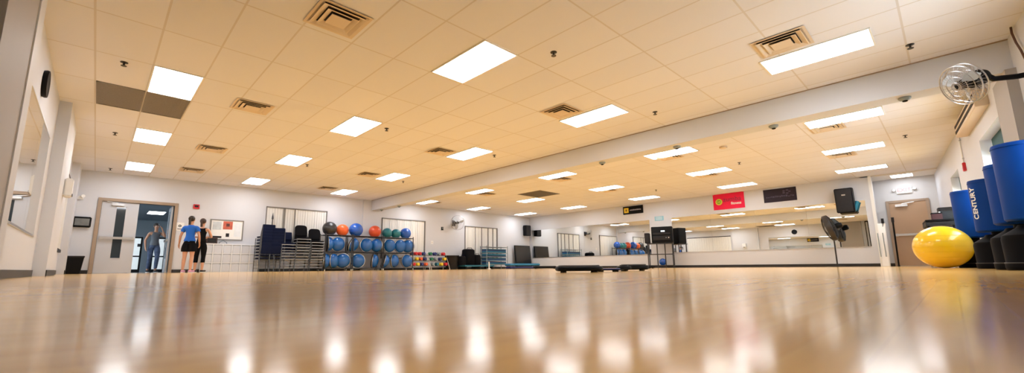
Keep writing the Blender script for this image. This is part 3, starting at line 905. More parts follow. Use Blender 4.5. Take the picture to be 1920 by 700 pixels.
# ------------------------------------------------------------------ freestanding punching bags
def bag_at(label, xe, ytop, D, with_text=False, h=1.36, base=None):
    """xe: pixel of the left silhouette at the top"""
    r = .205
    c = at_depth(xe, ytop, D)
    d = Vector((c.x, c.y)); n = Vector((d.y, -d.x)).normalized()     # to the right of the line of sight
    p = d + n*r
    t = thing('punching_bag', label, 'punching bag', (p.x, p.y, 0), 0, 'freestanding punching bags')
    hb = .46
    rb = .262
    MB().lathe([(rb*.96, 0), (rb, .03), (rb, .07), (rb*.97, .085), (rb*.985, .33), (rb*.95, .37), (rb*.80, .40), (.14, hb-.01), (.12, hb+.02)], 36).build('base', M_TUB, t)
    MB().ring((0, 0, .078), (0, 0, 1), rb*.985, .008, 40, 6).build('base_seam', M_CHAR, t.children[0])
    MB().cyl((0, 0, hb), (0, 0, hb+.08), .06).build('neck', M_BLACK, t)
    MB().lathe([(r*.9, hb+.06), (r, hb+.08), (r, h-.02), (r*.97, h), (r*.6, h+.006)], 44).build('bag', M_BLUEV, t)
    bagm = t.children[-1]
    MB().ring((0, 0, h-.04), (0, 0, 1), r+.001, .004, 44, 5).build('seam', M_BLUEV, bagm)
    if with_text:
        word = 'CENTURY'; view = math.atan2(-p.y, -p.x)
        for i, chv in enumerate(word):
            ang = view-.92
            o = text_mesh(chv, .10, M_WHITE, 'lettering', bagm,
                (math.cos(ang)*(r+.002), math.sin(ang)*(r+.002), .74+.066*i), (0, 0, 0), .001, bold=.003)
            nx = Vector((math.cos(ang), math.sin(ang), 0)); up = Vector((0, 0, 1))
            # letters run upwards, turned a quarter: letter x -> up, letter y -> left
            ex = up; ez = nx; ey = ez.cross(ex)
            o.rotation_euler = Matrix((ex, ey, ez)).transposed().to_euler()
    return t
bag_at('blue punching bag farthest from the camera, behind the yellow ball', 1779, 358, 7.75)
bag_at('blue punching bag with white vertical lettering', 1811, 338, 6.3, True, h=1.275)
bag_at('blue punching bag mostly hidden between the lettered one and the nearest one', 1842, 318, 5.15, h=1.235)
bag_at('nearest blue punching bag at the right edge', 1856, 284, 4.75, h=1.36)
# the ball
c = at_depth(1766, 460, 7.5)
t = thing('exercise_ball', 'large yellow exercise ball on the floor beside the punching bags', 'ball', (c.x, c.y, 0))
R_ = .385
mb = MB().ball((0, 0, R_*.96), (R_, R_, R_*.96), 48, 28)
mb.build('ball', M_YELLOW, t)
rg = MB()
for z in (-.5, -.25, 0, .25, .5): rg.ring((0, 0, R_*.96+R_*.96*z), (0, 0, 1), R_*math.sqrt(1-z*z)+.0004, .0025, 60, 5)
rg.build('ribs', M_YELLOW, t)
tag(t.children[1], 'moulded rings around the ball')

# ------------------------------------------------------------------ equipment stand at the mirror wall
D2 = 18.25
c = at_depth(1241, 500, D2)
t = thing('equipment_stand', 'tall dark metal stand in front of the wall between the two mirrors', 'stand', (c.x, c.y, 0), MWR+.35)
ZS = 1.02
mb = MB()
for sx in (-.5, -.12, .2, .5): 
    for sy in (-.22, .22):
        if abs(sx) < .3 and sy > 0: continue
        MB().cyl((sx, sy, .0), (sx, sy, ZS+.02), .022).build('leg', M_DARKMETAL, t)
B(-.53, .53, -.26, .26, ZS, ZS+.04).build('top_shelf', M_DARKMETAL, t)
for z in (.10, .58):
    m_ = MB()
    m_.cyl((-.5, -.22, z), (.5, -.22, z), .014).cyl((-.5, .22, z), (.5, .22, z), .014).cyl((-.5, -.22, z), (-.5, .22, z), .014).cyl((.5, -.22, z), (.5, .22, z), .014)
    m_.build('rail', M_DARKMETAL, t)
B(-.5, .5, -.22, .22, .085, .1).build('bottom_shelf', M_DARKMETAL, t)
base = t.matrix_basis if False else (Matrix.Translation((c.x, c.y, 0)) @ rotz(MWR+.35))
def on_stand(x, y, z, label, cat, name): 
    p = base @ Vector((x, y, z)); return thing(name, label, cat, p, MWR+.35)
t = on_stand(.08, 0, ZS+.04, 'black audio cabinet with rounded top on the equipment stand', 'audio cabinet', 'audio_cabinet')
MB().rbox(-.40, .46, -.24, .24, 0, .70, .05).build('case', M_BLACK, t)
MB().box(-.34, .36, -.255, -.24, .36, .44).box(-.34, .36, -.255, -.24, .12, .3).build('front_panel', M_CHAR, t, bevel=.004)
fp = t.children[-1]
B(.0, .16, -.262, -.255, .47, .53).build('display', emis('display', (.7, .8, .9), .8), fp)
MB().lathe([(.03, 0), (.028, .02)], 16, (.30, -.245, .22), (0, -1, 0)).build('knob', M_STEEL, fp)
MB().lathe([(.018, 0), (.016, .02)], 16, (.2, -.245, .22), (0, -1, 0)).build('knob', M_STEEL, fp)
t = on_stand(-.47, -.02, ZS+.04, 'black loudspeaker box at the left end of the equipment stand', 'speaker', 'loudspeaker')
B(-.14, .06, -.2, .2, 0, .44).build('cabinet', M_BLACK, t, bevel=.012)
B(-.12, .04, -.212, -.2, .03, .41).build('grille', M_CHAR, t)
t = on_stand(.05, .02, .10, 'small blue ball on the lower shelf of the equipment stand', 'ball', 'exercise_ball')
MB().ball((0, 0, .15), .15, 28, 16).build('ball', M_BALLBLUE, t)
MB().ring((0, 0, .15), (0, 0, 1), .1505, .003).build('seam', M_BALLBLUE, t)

# ------------------------------------------------------------------ step platforms on the floor
def step(label, px, D, L, W, H, top, rz, name='step_platform', cat='step platform', y=505):
    c = at_depth(px, y, D)
    t = thing(name, label, cat, (c.x, c.y, 0), rz, None)
    MB().rbox(-L/2, L/2, -W/2, W/2, .02, H-.02, .08).build('body', M_BLACK, t)
    MB().rbox(-L/2+.04, L/2-.04, -W/2+.03, W/2-.03, H-.02, H, .07).build('tread', top, t)
    for sx in (-1, 1):
        for sy in (-1, 1): MB().cyl((sx*(L/2-.1), sy*(W/2-.08), 0), (sx*(L/2-.1), sy*(W/2-.08), .02), .03).build('foot', M_CHAR, t)
    return t
FR = -PI/4
step('black step platform with grey tread, largest of the ones on the open floor', 1085, 5.8, .62, .36, .10, M_GREYFOAM, FR)
step('second black step platform with grey tread, right of the larger one', 1188, 7.4, .48, .34, .115, M_GREYFOAM, FR-.1)
step('small rounded step lying on the floor against the second platform', 1170, 6.9, .22, .20, .10, M_CHAR, FR+.2)
step('low navy pad lying between the two step platforms', 1140, 6.4, .42, .30, .05, M_NAVYV, FR, 'floor_pad', 'pad')
step('flat dark pad beside the equipment stand legs', 1217, 14.5, .35, .5, .10, M_CHAR, FR, 'floor_pad', 'pad')
step('flat dark pad at the foot of the mirror wall corner', 1022, 18.6, 1.0, .5, .12, M_CHAR, FR, 'floor_pad', 'pad')

# ------------------------------------------------------------------ ball racks and bosu balls
YR = 16.35
def xr(px, py=470, y=YR): return at_axis(1, y, px, py).x
def make_rack(label, x0, x1):
    t = thing('ball_rack', label, 'ball rack', ((x0+x1)/2, YR, 0), 0, 'three-tier ball racks')
    h = (x1-x0)/2-.02
    for sx in (-1, 1):
        for sy in (-.28, .28):
            po = MB().cyl((sx*h, sy, 0), (sx*h, sy, 1.42), .02).build('post', M_DARKMETAL, t)
            MB().lathe([(.035, -.015), (.035, .015)], 14, (sx*h, sy*1.03, .036), (1, 0, 0)).build('caster', M_STEEL, po)
    for z, nm in ((.08, 'lower_tray'), (.72, 'middle_tray'), (1.36, 'top_tray')):
        mb = MB()
        for sy in (-.26, -.09, .09, .26): mb.cyl((-h, sy, z), (h, sy, z), .016)
        for sx in (-1, 0, 1): mb.cyl((sx*h, -.28, z), (sx*h, .28, z), .016)
        mb.build(nm, M_DARKMETAL, t)
RK = [xr(603), xr(655), xr(712), xr(769)]
for k, lb in enumerate(('left', 'middle', 'right')):
    make_rack('three-tier metal rack holding balls, %s of the three' % lb, RK[k]+.01, RK[k+1]-.01)
def simple_ball(label, px, py, r, m):
    c = at_axis(1, YR, px, py)
    t = thing('exercise_ball', label, 'ball', (c.x, YR, 1.376+.0), 0, 'exercise balls on top of the racks')
    MB().ball((0, 0, r-.03), r, 32, 18).build('ball', m, t)
    rg = MB()
    for z in (-.3, 0, .3): rg.ring((0, 0, r-.03+r*z), (0, 0, 1), r*math.sqrt(1-z*z)+.0005, .003, 40, 5)
    rg.build('ribs', m, t)
M_BALLBLK = mat('black_ball', (.03, .03, .035), .3, var=.1, scale=4)
M_ORANGE2 = mat('red_orange_ball', (.62, .08, .03), .35, var=.08, scale=4)
for px, r, m, lb in ((618, .27, M_BALLBLK, 'black exercise ball at the left end of the rack tops'), (642, .235, M_ORANGE, 'orange exercise ball next to the black one'),
    (667.5, .275, M_BALLBLUE, 'blue exercise ball between the two orange ones'), (703, .25, M_ORANGE2, 'red-orange exercise ball right of the blue one'),
    (726, .215, M_TEAL, 'teal exercise ball beside the red-orange one'), (742.5, .205, M_TEAL, 'teal exercise ball beside the last blue one'), (760.5, .24, M_BALLBLUE, 'blue exercise ball at the right end of the rack tops')):
    simple_ball(lb, px, 432, r, m)
def bosu_proto():
    t = thing('balance_dome', 'x', 'balance dome')
    # axis along local -Y: dome bulges to -Y, platform behind
    MB().lathe([(.27, 0), (.268, .05), (.24, .12), (.19, .17), (.11, .205), (.02, .22)], 32, (0, 0, 0), (0, -1, 0)).build('dome', M_BOSU, t)
    MB().lathe([(.25, -.055), (.29, -.04), (.30, -.02), (.29, 0), (.26, .005)], 32, (0, 0, 0), (0, -1, 0)).build('platform', M_CHAR, t)
    MB().ring((0, -.004, 0), (0, 1, 0), .285, .014, 36, 6).build('rim', M_STEEL, t)
    return t
BO = bosu_proto(); fb = True
def bosu(px, z, rz, tilt, label):
    global fb
    c = at_axis(1, YR, px, 470)
    loc = (c.x, YR-.02, z)
    if fb: o = BO; fb = False; o['label'] = label
    else: o = dup(BO, None, None, label)
    o.location = loc; o.rotation_euler = (tilt, 0, rz); o['group'] = 'blue balance domes on the racks'
mids = [(613, 1.35, 0), (632, .15, .05), (660, .75, .35), (686, .1, 0), (706, -1.2, 0), (729, .15, 0), (749, .1, 0), (764, -.7, 0)]
lows = [(609, 1.1, 0), (625, .8, 0), (643, -.35, 0), (671, -.2, 0), (700, .95, .1), (720, 1.2, .3), (738, .7, 0), (762, .25, 0)]
for tier, z, L in (('middle', 1.026, mids), ('lowest', .386, lows)):
    for k, (px, rz, tl) in enumerate(L):
        bosu(px, z, rz, tl, 'blue balance dome on its edge, %s from the left on the %s tier' % (ORD[k], tier))

# ------------------------------------------------------------------ dumbbell racks
YD = 16.45
def dumb_rack(label, px0, px1):
    x0 = at_axis(1, YD, px0, 490).x; x1 = at_axis(1, YD, px1, 490).x
    cx_ = (x0+x1)/2; h = (x1-x0)/2
    t = thing('dumbbell_rack', label, 'dumbbell rack', (cx_, YD, 0), 0, 'small dumbbell racks')
    for s in (-1, 1):
        MB().tube([(s*h, -.32, 0), (s*h, .05, .8), (s*h, .22, 0)], .02).build('side_frame', M_STEEL, t)
    for z, y, nm in ((.17, -.16, 'shelf'), (.41, -.06, 'shelf'), (.65, .03, 'shelf')):
        MB().box(-h, h, y-.10, y+.10, z-.015, z).build(nm, M_DARKMETAL, t)
    return cx_, h
def dumbbell(label, x, y, z, m, r=.062, up=False):
    t = thing('dumbbell', label, 'dumbbell', (x, y, z+r+.001), 0, 'coloured dumbbells on the racks')
    if up: t.location.z = z+.10; t.rotation_euler = (PI/2, 0, 0)
    for s in (-1, 1):
        MB().lathe([(r*.6, s*.04), (r, s*.05), (r, s*.085), (r*.75, s*.10)], 8, (0, 0, 0), (0, 1, 0)).build('head', m, t)
    MB().cyl((0, -.05, 0), (0, .05, 0), .018).build('handle', m, t)
C_ = {'navy': M_NAVYV, 'red': M_RED, 'yellow': M_YEL, 'orange': M_ORANGE, 'green': M_GRN, 'grey': M_GREYV, 'teal': M_TEALMAT}
for side, (p0, p1), tiers in (('left', (767, 799), (['red', 'yellow', 'navy', 'orange'], ['grey', 'yellow', 'orange', 'navy'], ['navy', 'red', 'red', 'navy'])),
                              ('right', (802, 836), (['grey', 'teal', 'yellow', 'red'], ['green', 'grey', 'navy', 'yellow'], ['green', 'navy', 'grey', 'red']))):
    cx_, h = dumb_rack('three-shelf dumbbell rack, %s of the two' % side, p0, p1)
    for k, (cols, z, y, tn) in enumerate(zip(tiers, (.17, .41, .65), (-.16, -.06, .03), ('bottom', 'middle', 'top'))):
        for i, cn in enumerate(cols):
            x = cx_+(-1+(2*i+1)/4)*h*.95
            dumbbell('%s dumbbell on the %s shelf of the %s rack, %s from the left' % (cn, tn, side, ORD[i]), x, YD+y, z, C_[cn], .075)

# ------------------------------------------------------------------ things between the racks and the corner
def pA(px, y=16.3, py=490): return at_axis(1, y, px, py).x
t = thing('trash_bin', 'black tapered bin right of the dumbbell racks', 'bin', (pA(851), 16.45, 0))
MB().lathe([(.26, 0), (.27, .02), (.34, .60), (.355, .62), (.355, .66), (.33, .66), (.25, .05)], 28).build('body', M_CHAR, t)
MB().ring((0, 0, .64), (0, 0, 1), .352, .014, 32).build('rim', M_BLACK, t)
# low platform with dark bags
x0, x1 = pA(862), pA(917)
t = thing('low_platform', 'low dark platform under the black bags', 'platform', ((x0+x1)/2, 16.2, 0))
h = (x1-x0)/2
MB().box(-h, h, -.3, .35, .12, .2).build('deck', M_TEALMAT, t, bevel=.01)
for s in (-1, 0, 1): B(s*(h-.1)-.04, s*(h-.1)+.04, -.28, .32, 0, .12).build('skid', M_BLACK, t)
for k, (px, r, hh, y, lb) in enumerate(((866, .2, .42, 16.15, 'small black bag at the left end of the low platform'), (878, .32, .78, 16.3, 'tallest upright black bag on the low platform'), (893, .22, .50, 16.15, 'black bag at the right of the tallest one'))):
    t = thing('gear_bag', lb, 'bag', (pA(px, y), y, .2), 0, 'upright black bags on the low platform')
    MB().lathe([(r*.9, 0), (r, .05), (r*1.02, hh*.5), (r*.96, hh-.05), (r*.7, hh), (r*.2, hh+.01)], 26).build('body', M_BLACKFAB, t)
    MB().tube([(-r*.5, -r*.3, hh-.01), (-r*.4, -r*.3, hh+.06), (r*.4, -r*.3, hh+.06), (r*.5, -r*.3, hh-.01)], .012).build('strap', M_NAVY, t)
t = thing('floor_post', 'short white post on the floor in front of the mat shelf', 'post', (pA(917, 15.7), 15.7, 0))
MB().cyl((0, 0, .02), (0, 0, .36), .035).build('shaft', M_WHITE, t)
MB().lathe([(.09, 0), (.09, .02), (.04, .03)], 20).build('foot', M_WHITE, t)
# shelf rack with mats
x0, x1 = pA(909), pA(948)
cx_, h = (x0+x1)/2, (x1-x0)/2
t = thing('shelf_rack', 'grey wire shelf rack filled with teal mats', 'shelf rack', (cx_, 16.4, 0))
for sx in (-1, 1):
    for sy in (-.25, .25): MB().cyl((sx*h, sy, 0), (sx*h, sy, 1.18), .018).build('post', M_GREYV, t)
SZ = [.22, .42, .62, .82]
for z in SZ+[1.12]:
    MB().cyl((-h, -.25, z), (h, -.25, z), .012).cyl((-h, .25, z), (h, .25, z), .012).cyl((-h, -.25, z), (-h, .25, z), .012).cyl((h, -.25, z), (h, .25, z), .012).box(-h, h, -.25, .25, z-.008, z).build('shelf', M_GREYV, t)
for k, z in enumerate(SZ):
    for j in range(3 if k < 3 else 4):
        mm = (M_TEALMAT, M_BLUEFOAM, M_NAVYV)[(j+k) % 3]
        cn = ('teal', 'blue', 'navy')[(j+k) % 3]
        q = thing('folded_mat', '%s folded mat, %s up from the shelf on the %s shelf of the rack' % (cn, ORD[j], ['lowest', 'second', 'third', 'top loaded'][k]), 'mat', (cx_, 16.4, z+.002+.05*j), 0, 'folded mats on the wire shelf')
        MB().rbox(-h+.06, h-.06, -.22, .22, 0, .046, .03).build('mat', mm, q)
        B(-h+.058, h-.058, -.222, -.218, .02, .026).build('fold_line', M_CHAR, q)
# blue step platforms stacked low
x0, x1 = pA(937), pA(994)
cx_, h = (x0+x1)/2, (x1-x0)/2
for k in range(2):
    q = thing('aerobic_step', ('light blue aerobic step on top of the dark one by the mirror corner', 'dark aerobic step under the light blue one by the mirror corner')[k], 'aerobic step', (cx_+.04*k, 15.75, (.14, 0)[k]))
    MB().rbox(-h, h, -.22, .22, .02, .11, .08).build('body', (M_BLUEFOAM, M_NAVYV)[k], q)
    MB().rbox(-h+.05, h-.05, -.19, .19, .11, .13, .07).build('tread', (M_BLUEFOAM, M_CHAR)[k], q)
    for sx in (-1, 1): B(sx*(h-.18)-.1, sx*(h-.18)+.1, -.2, .2, 0, .02).build('foot', M_BLACK, q)
# black flat panel television leaning on the wall
x0, x1 = pA(968, 16.6), pA(997, 16.6)
cx_, h = (x0+x1)/2, (x1-x0)/2
t = thing('display_panel', 'tall black glossy panel standing on end in the corner', 'display', (cx_, 16.62, 0), 0)
mb = MB(); mb.T = Matrix.Rotation(-.10, 4, 'X')
mb.box(-h, h, -.03, .03, .28, 1.30).build('back_shell', M_BLACK, t, bevel=.01)
mb = MB(); mb.T = Matrix.Rotation(-.10, 4, 'X')
mb.box(-h+.03, h-.03, -.036, -.03, .31, 1.27).build('screen', mat('screen_glass', (.006, .006, .008), .22, spec=.4, var=.1), t)
MB().box(-h+.05, h-.05, -.12, .12, 0, .27).build('crate_base', M_BLACK, t, bevel=.01)

# ------------------------------------------------------------------ stacked chairs
M_CHAIRLEG = mat('grey_chair_metal', (.07, .08, .10), .4, .0, var=.05)
M_RAIL = mat('silver_chair_rail', (.34, .37, .43), .4, .0, var=.05)
def chair_proto(fab, tint, round_back):
    t = thing('stacking_chair', 'x', 'chair')
    # front looks to -Y
    MB().rbox(-.22, .22, -.22, .20, .43, .475, .05).build('seat', fab, t)
    mb = MB(); mb.T = Matrix.Translation((0, .21, .60)) @ Matrix.Rotation(-.16, 4, 'X')
    if round_back:
        pts = []
        for k in range(24):
            a = 2*PI*k/24; ca, sa = math.cos(a), math.sin(a)
            pts.append((.215*math.copysign(abs(ca)**.55, ca), .15+.20*math.copysign(abs(sa)**.55, sa)))
        mb.prism(pts, -.02, .02)
    else:
        mb.rbox(-.20, .20, -.02, .02, .0, .28, .02)
    mb.build('backrest', fab, t, bevel=.006)
    for s in (-1, 1):
        MB().tube([(s*.235, -.23, 0), (s*.235, -.22, .42)], .0125).build('leg', M_CHAIRLEG, t)
        MB().tube([(s*.235, .27, 0), (s*.235, .19, .42), (s*.22, .21, .62), (s*.20, .25, .86)], .0125).build('leg', M_CHAIRLEG, t)
        MB().tube([(s*.235, -.23, .40), (s*.235, .2, .40)], .0125).build('side_rail', M_RAIL, t)
    MB().tube([(-.235, -.225, .405), (.235, -.225, .405)], .013).build('front_rail', M_RAIL, t)
    MB().tube([(-.235, -.228, .12), (.235, -.228, .12)], .010).build('stretcher', M_RAIL, t)
    return t
CH = {'navy': chair_proto(M_NAVY, 0, False), 'black': chair_proto(M_BLACKFAB, 0, True)}
used = set()
stacks = [(496, 8, 'navy', 'leftmost stack', PI+.1), (517, 7, 'navy', 'second stack from the left', PI-.05), (536, 6, 'navy', 'third stack from the left', 0),
          (563, 8, 'black', 'fourth stack from the left', -.05), (590, 7, 'black', 'stack nearest the ball racks', 0)]
YS = 16.15
for px, n, kd, nm, rz in stacks:
    x = at_axis(1, YS, px, 480).x
    for k in range(n):
        low = 'bottom' if k == 0 else ('topmost' if k == n-1 else ORD[k]+' from the floor')
        lab = '%s padded stacking chair in the %s, %s' % (kd, nm, low)
        loc = (x+.003*k, YS+(-.012 if abs(rz) < 1 else .012)*k+.05, .105*k)
        if kd not in used: o = CH[kd]; used.add(kd); o.location = loc; o.rotation_euler = (0, 0, rz); o['label'] = lab
        else: o = dup(CH[kd], loc, rz, lab)
        o['group'] = 'stacked chairs, ' + nm
t = thing('flag_pole', 'thin dark pointed pole rising behind the leftmost chair stack', 'pole', (at_axis(1, 16.7, 509, 480).x-.05, 16.72, 0))
MB().cyl((0, 0, .02), (0, 0, 1.9), .018).build('shaft', M_DARKMETAL, t)
MB().lathe([(.035, 1.88), (.03, 1.95), (.002, 2.12)], 12).build('finial', M_DARKMETAL, t)
MB().lathe([(.13, 0), (.13, .02), (.03, .04)], 20).build('base', M_DARKMETAL, t)

# ------------------------------------------------------------------ white cubbies, boards, boxes on the door wall
x0, x1 = xA(380, 480, .3), xA(484, 480, .3)
t = thing('cubby_shelf', 'long low white cubby shelf with three rows under the notice board', 'shelf', ((x0+x1)/2, YA-.17, 0))
h = (x1-x0)/2; rows_, cols_ = 3, 6; HT = .92
mb = MB().box(-h, h, .13, .15, 0, HT)
for i in range(rows_+1): mb.box(-h-.02, h+.02, -.127, .13, max(.001, HT*i/rows_-.02), HT*i/rows_+.02)
for j in range(cols_+1): mb.box(-h+2*h*j/cols_-.02, -h+2*h*j/cols_+.02, -.13, .13, 0, HT)
mb.build('frame', mat('white_laminate', (.72, .75, .80), .45, var=.02), t)
M_BIN = mat('pale_bin', (.62, .66, .74), .5, var=.05, scale=5)
for i in range(rows_):
    for j in range(cols_):
        B(-h+2*h*j/cols_+.022, -h+2*h*(j+1)/cols_-.022, -.122, .10, HT*i/rows_+.021, HT*(i+1)/rows_-.03).build('bin', M_BIN, t, bevel=.01)
c = on_door_wall(381, 464, .25)
t = thing('radio', 'small dark brown box on the cubby shelf beside the women', 'box', (c.x+.22, YA-.17, HT+.013))
B(-.16, .16, -.08, .08, 0, .22).build('case', mat('dark_brown', (.05, .02, .02), .5, var=.1), t, bevel=.012)
B(-.12, .12, -.088, -.08, .04, .17).build('front', M_CHAR, t)
# notice board
a = on_door_wall(397, 414); b_ = on_door_wall(452, 451)
t = thing('notice_board', 'framed white notice board with a red poster on the door wall', 'notice board', ((a.x+b_.x)/2, YA, (a.z+b_.z)/2+.02))
w_, h_ = (b_.x-a.x)/2, (a.z-b_.z)/2
B(-w_, w_, -.02, 0, -h_, h_).build('board', M_PAPER, t)
f = .035
MB().box(-w_-f, w_+f, -.035, 0, h_, h_+f).box(-w_-f, w_+f, -.035, 0, -h_-f, -h_).box(-w_-f, -w_, -.035, 0, -h_, h_).box(w_, w_+f, -.035, 0, -h_, h_).build('frame', M_FRAME, t)
B(-.12, .16, -.024, -.02, .02, h_-.02).build('poster', mat('poster_red', (.55, .12, .07), .6, var=.5, scale=12), t)
B(-.03, .07, -.028, -.024, .12, .22).build('poster_picture', mat('poster_dark', (.1, .03, .03), .6), t.children[-1])
B(-w_+.04, -.17, -.024, -.02, .0, h_-.05).build('sheet', mat('sheet_grey', (.55, .60, .62), .7, var=.3, scale=10), t)
B(.22, w_-.04, -.024, -.02, -h_+.1, h_-.05).build('sheet', mat('sheet_white', (.78, .82, .85), .7, var=.1, scale=10), t)
B(-.02, .08, -.024, -.02, -h_+.08, -h_+.2).build('sheet', M_CHAR, t)
B(-w_+.02, -.14, -.024, -.02, -h_+.03, -h_+.1).build('sheet', M_CHAR, t)
# cords under the board
cc = on_door_wall(418, 458)
tag(MB().tube([(cc.x-.14, YA-.02, cc.z-.12), (cc.x-.10, YA-.02, cc.z+.06), (cc.x, YA-.02, cc.z+.12), (cc.x+.10, YA-.02, cc.z+.06), (cc.x+.14, YA-.02, cc.z-.12)], .012).build('jump_rope', M_GREYV), 'grey rope hanging in a loop below the notice board', 'rope')
# small wall items
c = on_door_wall(154, 417)
t = thing('wall_monitor', 'small black monitor on the wall left of the double door', 'monitor', (c.x, YA, c.z))
MB().box(-.19, .19, -.12, 0, -.15, .15).build('case', M_BLACK, t, bevel=.02)
B(-.15, .15, -.126, -.12, -.10, .10).build('screen', mat('grey_screen', (.16, .17, .17), .2, var=.3, scale=9), t)
c = on_door_wall(148, 371)
t = thing('emergency_light', 'small white emergency light above the wall monitor', 'emergency light', (c.x, YA, c.z))
B(-.10, .10, -.06, 0, -.05, .05).build('housing', M_WHITE, t, bevel=.01)
for s in (-1, 1): MB().lathe([(.035, 0), (.045, .06)], 16, (s*.07, -.06, .05), (s*.3, -1, -.1)).build('lamp_head', M_WHITE, t)
c = on_door_wall(368, 388)
t = thing('fire_alarm', 'red fire alarm on the white wall above the two women', 'fire alarm', (c.x, YA, c.z))
B(-.085, .085, -.05, 0, -.075, .075).build('housing', M_RED, t, bevel=.008)
B(-.05, .05, -.06, -.05, -.02, .04).build('strobe', M_CHAR, t)
c = on_door_wall(335, 425)
t = thing('wall_notice', 'small white notice with a dark symbol beside the open door leaf', 'notice', (c.x+.03, YA, c.z))
B(-.11, .11, -.008, 0, -.13, .13).build('sheet', M_PAPER, t)
MB().ring((0, -.01, .02), (0, 1, 0), .03, .01, 18).box(-.06, .06, -.012, -.008, -.09, -.07).build('symbol', M_CHAR, t)
c = on_door_wall(829, 429)
t = thing('thermostat', 'tiny dark thermostat left of the pale wall fan', 'thermostat', (c.x, YA, c.z))
B(-.06, .06, -.035, 0, -.08, .08).build('case', M_CHAR, t, bevel=.008)
B(-.035, .035, -.038, -.035, .0, .05).build('screen', M_GREYV, t)
c = on_door_wall(810, 455)
t = thing('light_switch', 'white switch plate on the wall above the right dumbbell rack', 'switch', (c.x, YA, c.z))
B(-.07, .07, -.008, 0, -.08, .08).build('plate', M_WHITE, t, bevel=.003)
B(-.015, .015, -.018, -.008, -.025, .025).build('toggle', M_VENT, t)
# trash bin by the corner
c = at_axis(1, 16.6, 131, 490)
t = thing('waste_bin', 'black rectangular waste bin in the corner left of the double door', 'bin', (c.x+.06, 16.6, 0))
mb = MB(); v = []
for z, a_, b2 in ((0, .17, .13), (.47, .215, .17)):
    v += [(-a_, -b2, z), (a_, -b2, z), (a_, b2, z), (-a_, b2, z)]
mb.add(v, [(0, 3, 2, 1), (0, 1, 5, 4), (1, 2, 6, 5), (2, 3, 7, 6), (3, 0, 4, 7), (4, 5, 6, 7)])
mb.build('body', M_BLACK, t, bevel=.012)
MB().box(-.225, .225, -.18, -.155, .45, .49).box(-.225, .225, .155, .18, .45, .49).box(-.225, -.2, -.155, .155, .45, .49).box(.2, .225, -.155, .155, .45, .49).build('rim', M_CHAR, t, bevel=.004)
# left wall: clock and towel dispenser
def lw(px, py, dx=0): return at_axis(0, XL+dx, px, py)
c = lw(87, 158, .03)
t = thing('wall_clock', 'black-rimmed wall clock high on the left wall seen edge on', 'clock', (XL, c.y, c.z))
MB().lathe([(.17, 0), (.18, .03), (.175, .05), (.155, .045)], 32, (0, 0, 0), (1, 0, 0)).build('rim', M_BLACK, t)
MB().lathe([(.155, .03), (.155, .036)], 32, (0, 0, 0), (1, 0, 0)).build('face', M_PAPER, t)
MB().tube([(.04, 0, 0), (.04, .06, .07)], .005).tube([(.04, 0, 0), (.04, -.04, .11)], .004).build('hands', M_BLACK, t)
c = at_axis(0, XL+.16, 104, 352)
t = thing('towel_dispenser', 'small white dispenser on the pilaster past the left mirror', 'dispenser', (XL+.16, 11.2, 1.62))
B(0, .12, -.14, .14, -.17, .17).build('case', M_WHITE, t, bevel=.02)
B(.12, .128, -.08, .08, -.15, -.11).build('slot', M_CHAR, t)

# ------------------------------------------------------------------ people
def skin_mesh(name, m, nodes, edges, parent, subs=2, root=0):
    me = bpy.data.meshes.new(name+'_cage')
    keys = list(nodes); idx = {k: i for i, k in enumerate(keys)}
    me.from_pydata([nodes[k][0] for k in keys], [(idx[a], idx[b]) for a, b in edges], [])
    o = bpy.data.objects.new(name+'_cage', me); COL.objects.link(o)
    sk = o.modifiers.new('s', 'SKIN'); sk.use_smooth_shade = True
    sk.branch_smoothing = .6
    for i, k in enumerate(keys):
        r = nodes[k][1]
        r = r if isinstance(r, tuple) else (r, r)
        me.skin_vertices[0].data[i].radius = r
        me.skin_vertices[0].data[i].use_root = (i == root)
    sb = o.modifiers.new('u', 'SUBSURF'); sb.levels = subs; sb.render_levels = subs
    bpy.context.view_layer.update()
    r = bpy.data.meshes.new_from_object(o.evaluated_get(bpy.context.evaluated_depsgraph_get()))
    bpy.data.objects.remove(o)
    r.name = name; r.materials.clear(); r.materials.append(m); r.shade_smooth()
    q = bpy.data.objects.new(name, r); COL.objects.link(q); q.parent = parent
    return q
def V(*a): return Vector(a)
def hand_nodes(n, e, wrist, d, side, pal):
    """d: direction of the hand, side: thumb side, pal: palm normal; slightly curled fingers"""
    d = d.normalized(); side = side.normalized(); pal = pal.normalized()
    p = wrist+d*.045; n[pre+'palm'] = (p, (.030, .018)); e.append((pre+'wr', pre+'palm'))
    p2 = wrist+d*.085; n[pre+'palm2'] = (p2, (.034, .015)); e.append((pre+'palm', pre+'palm2'))
    for i, (off, ln) in enumerate(((.026, .068), (.009, .078), (-.009, .072), (-.026, .056))):
        a = p2+side*off+d*.012; b = a+d*ln*.5+pal*ln*.12; c = b+d*ln*.4+pal*ln*.35
        for nm, q, r in (('a', a, .0095), ('b', b, .0085), ('c', c, .007)): n[pre+'f%d%s' % (i, nm)] = (q, r)
        e += [(pre+'palm2', pre+'f%da' % i), (pre+'f%da' % i, pre+'f%db' % i), (pre+'f%db' % i, pre+'f%dc' % i)]
    a = p+side*.034; b = a+side*.018+d*.03; c = b+d*.03+pal*.01
    for nm, q, r in (('ta', a, .011), ('tb', b, .010), ('tc', c, .008)): n[pre+nm] = (q, r)
    e += [(pre+'palm', pre+'ta'), (pre+'ta', pre+'tb'), (pre+'tb', pre+'tc')]
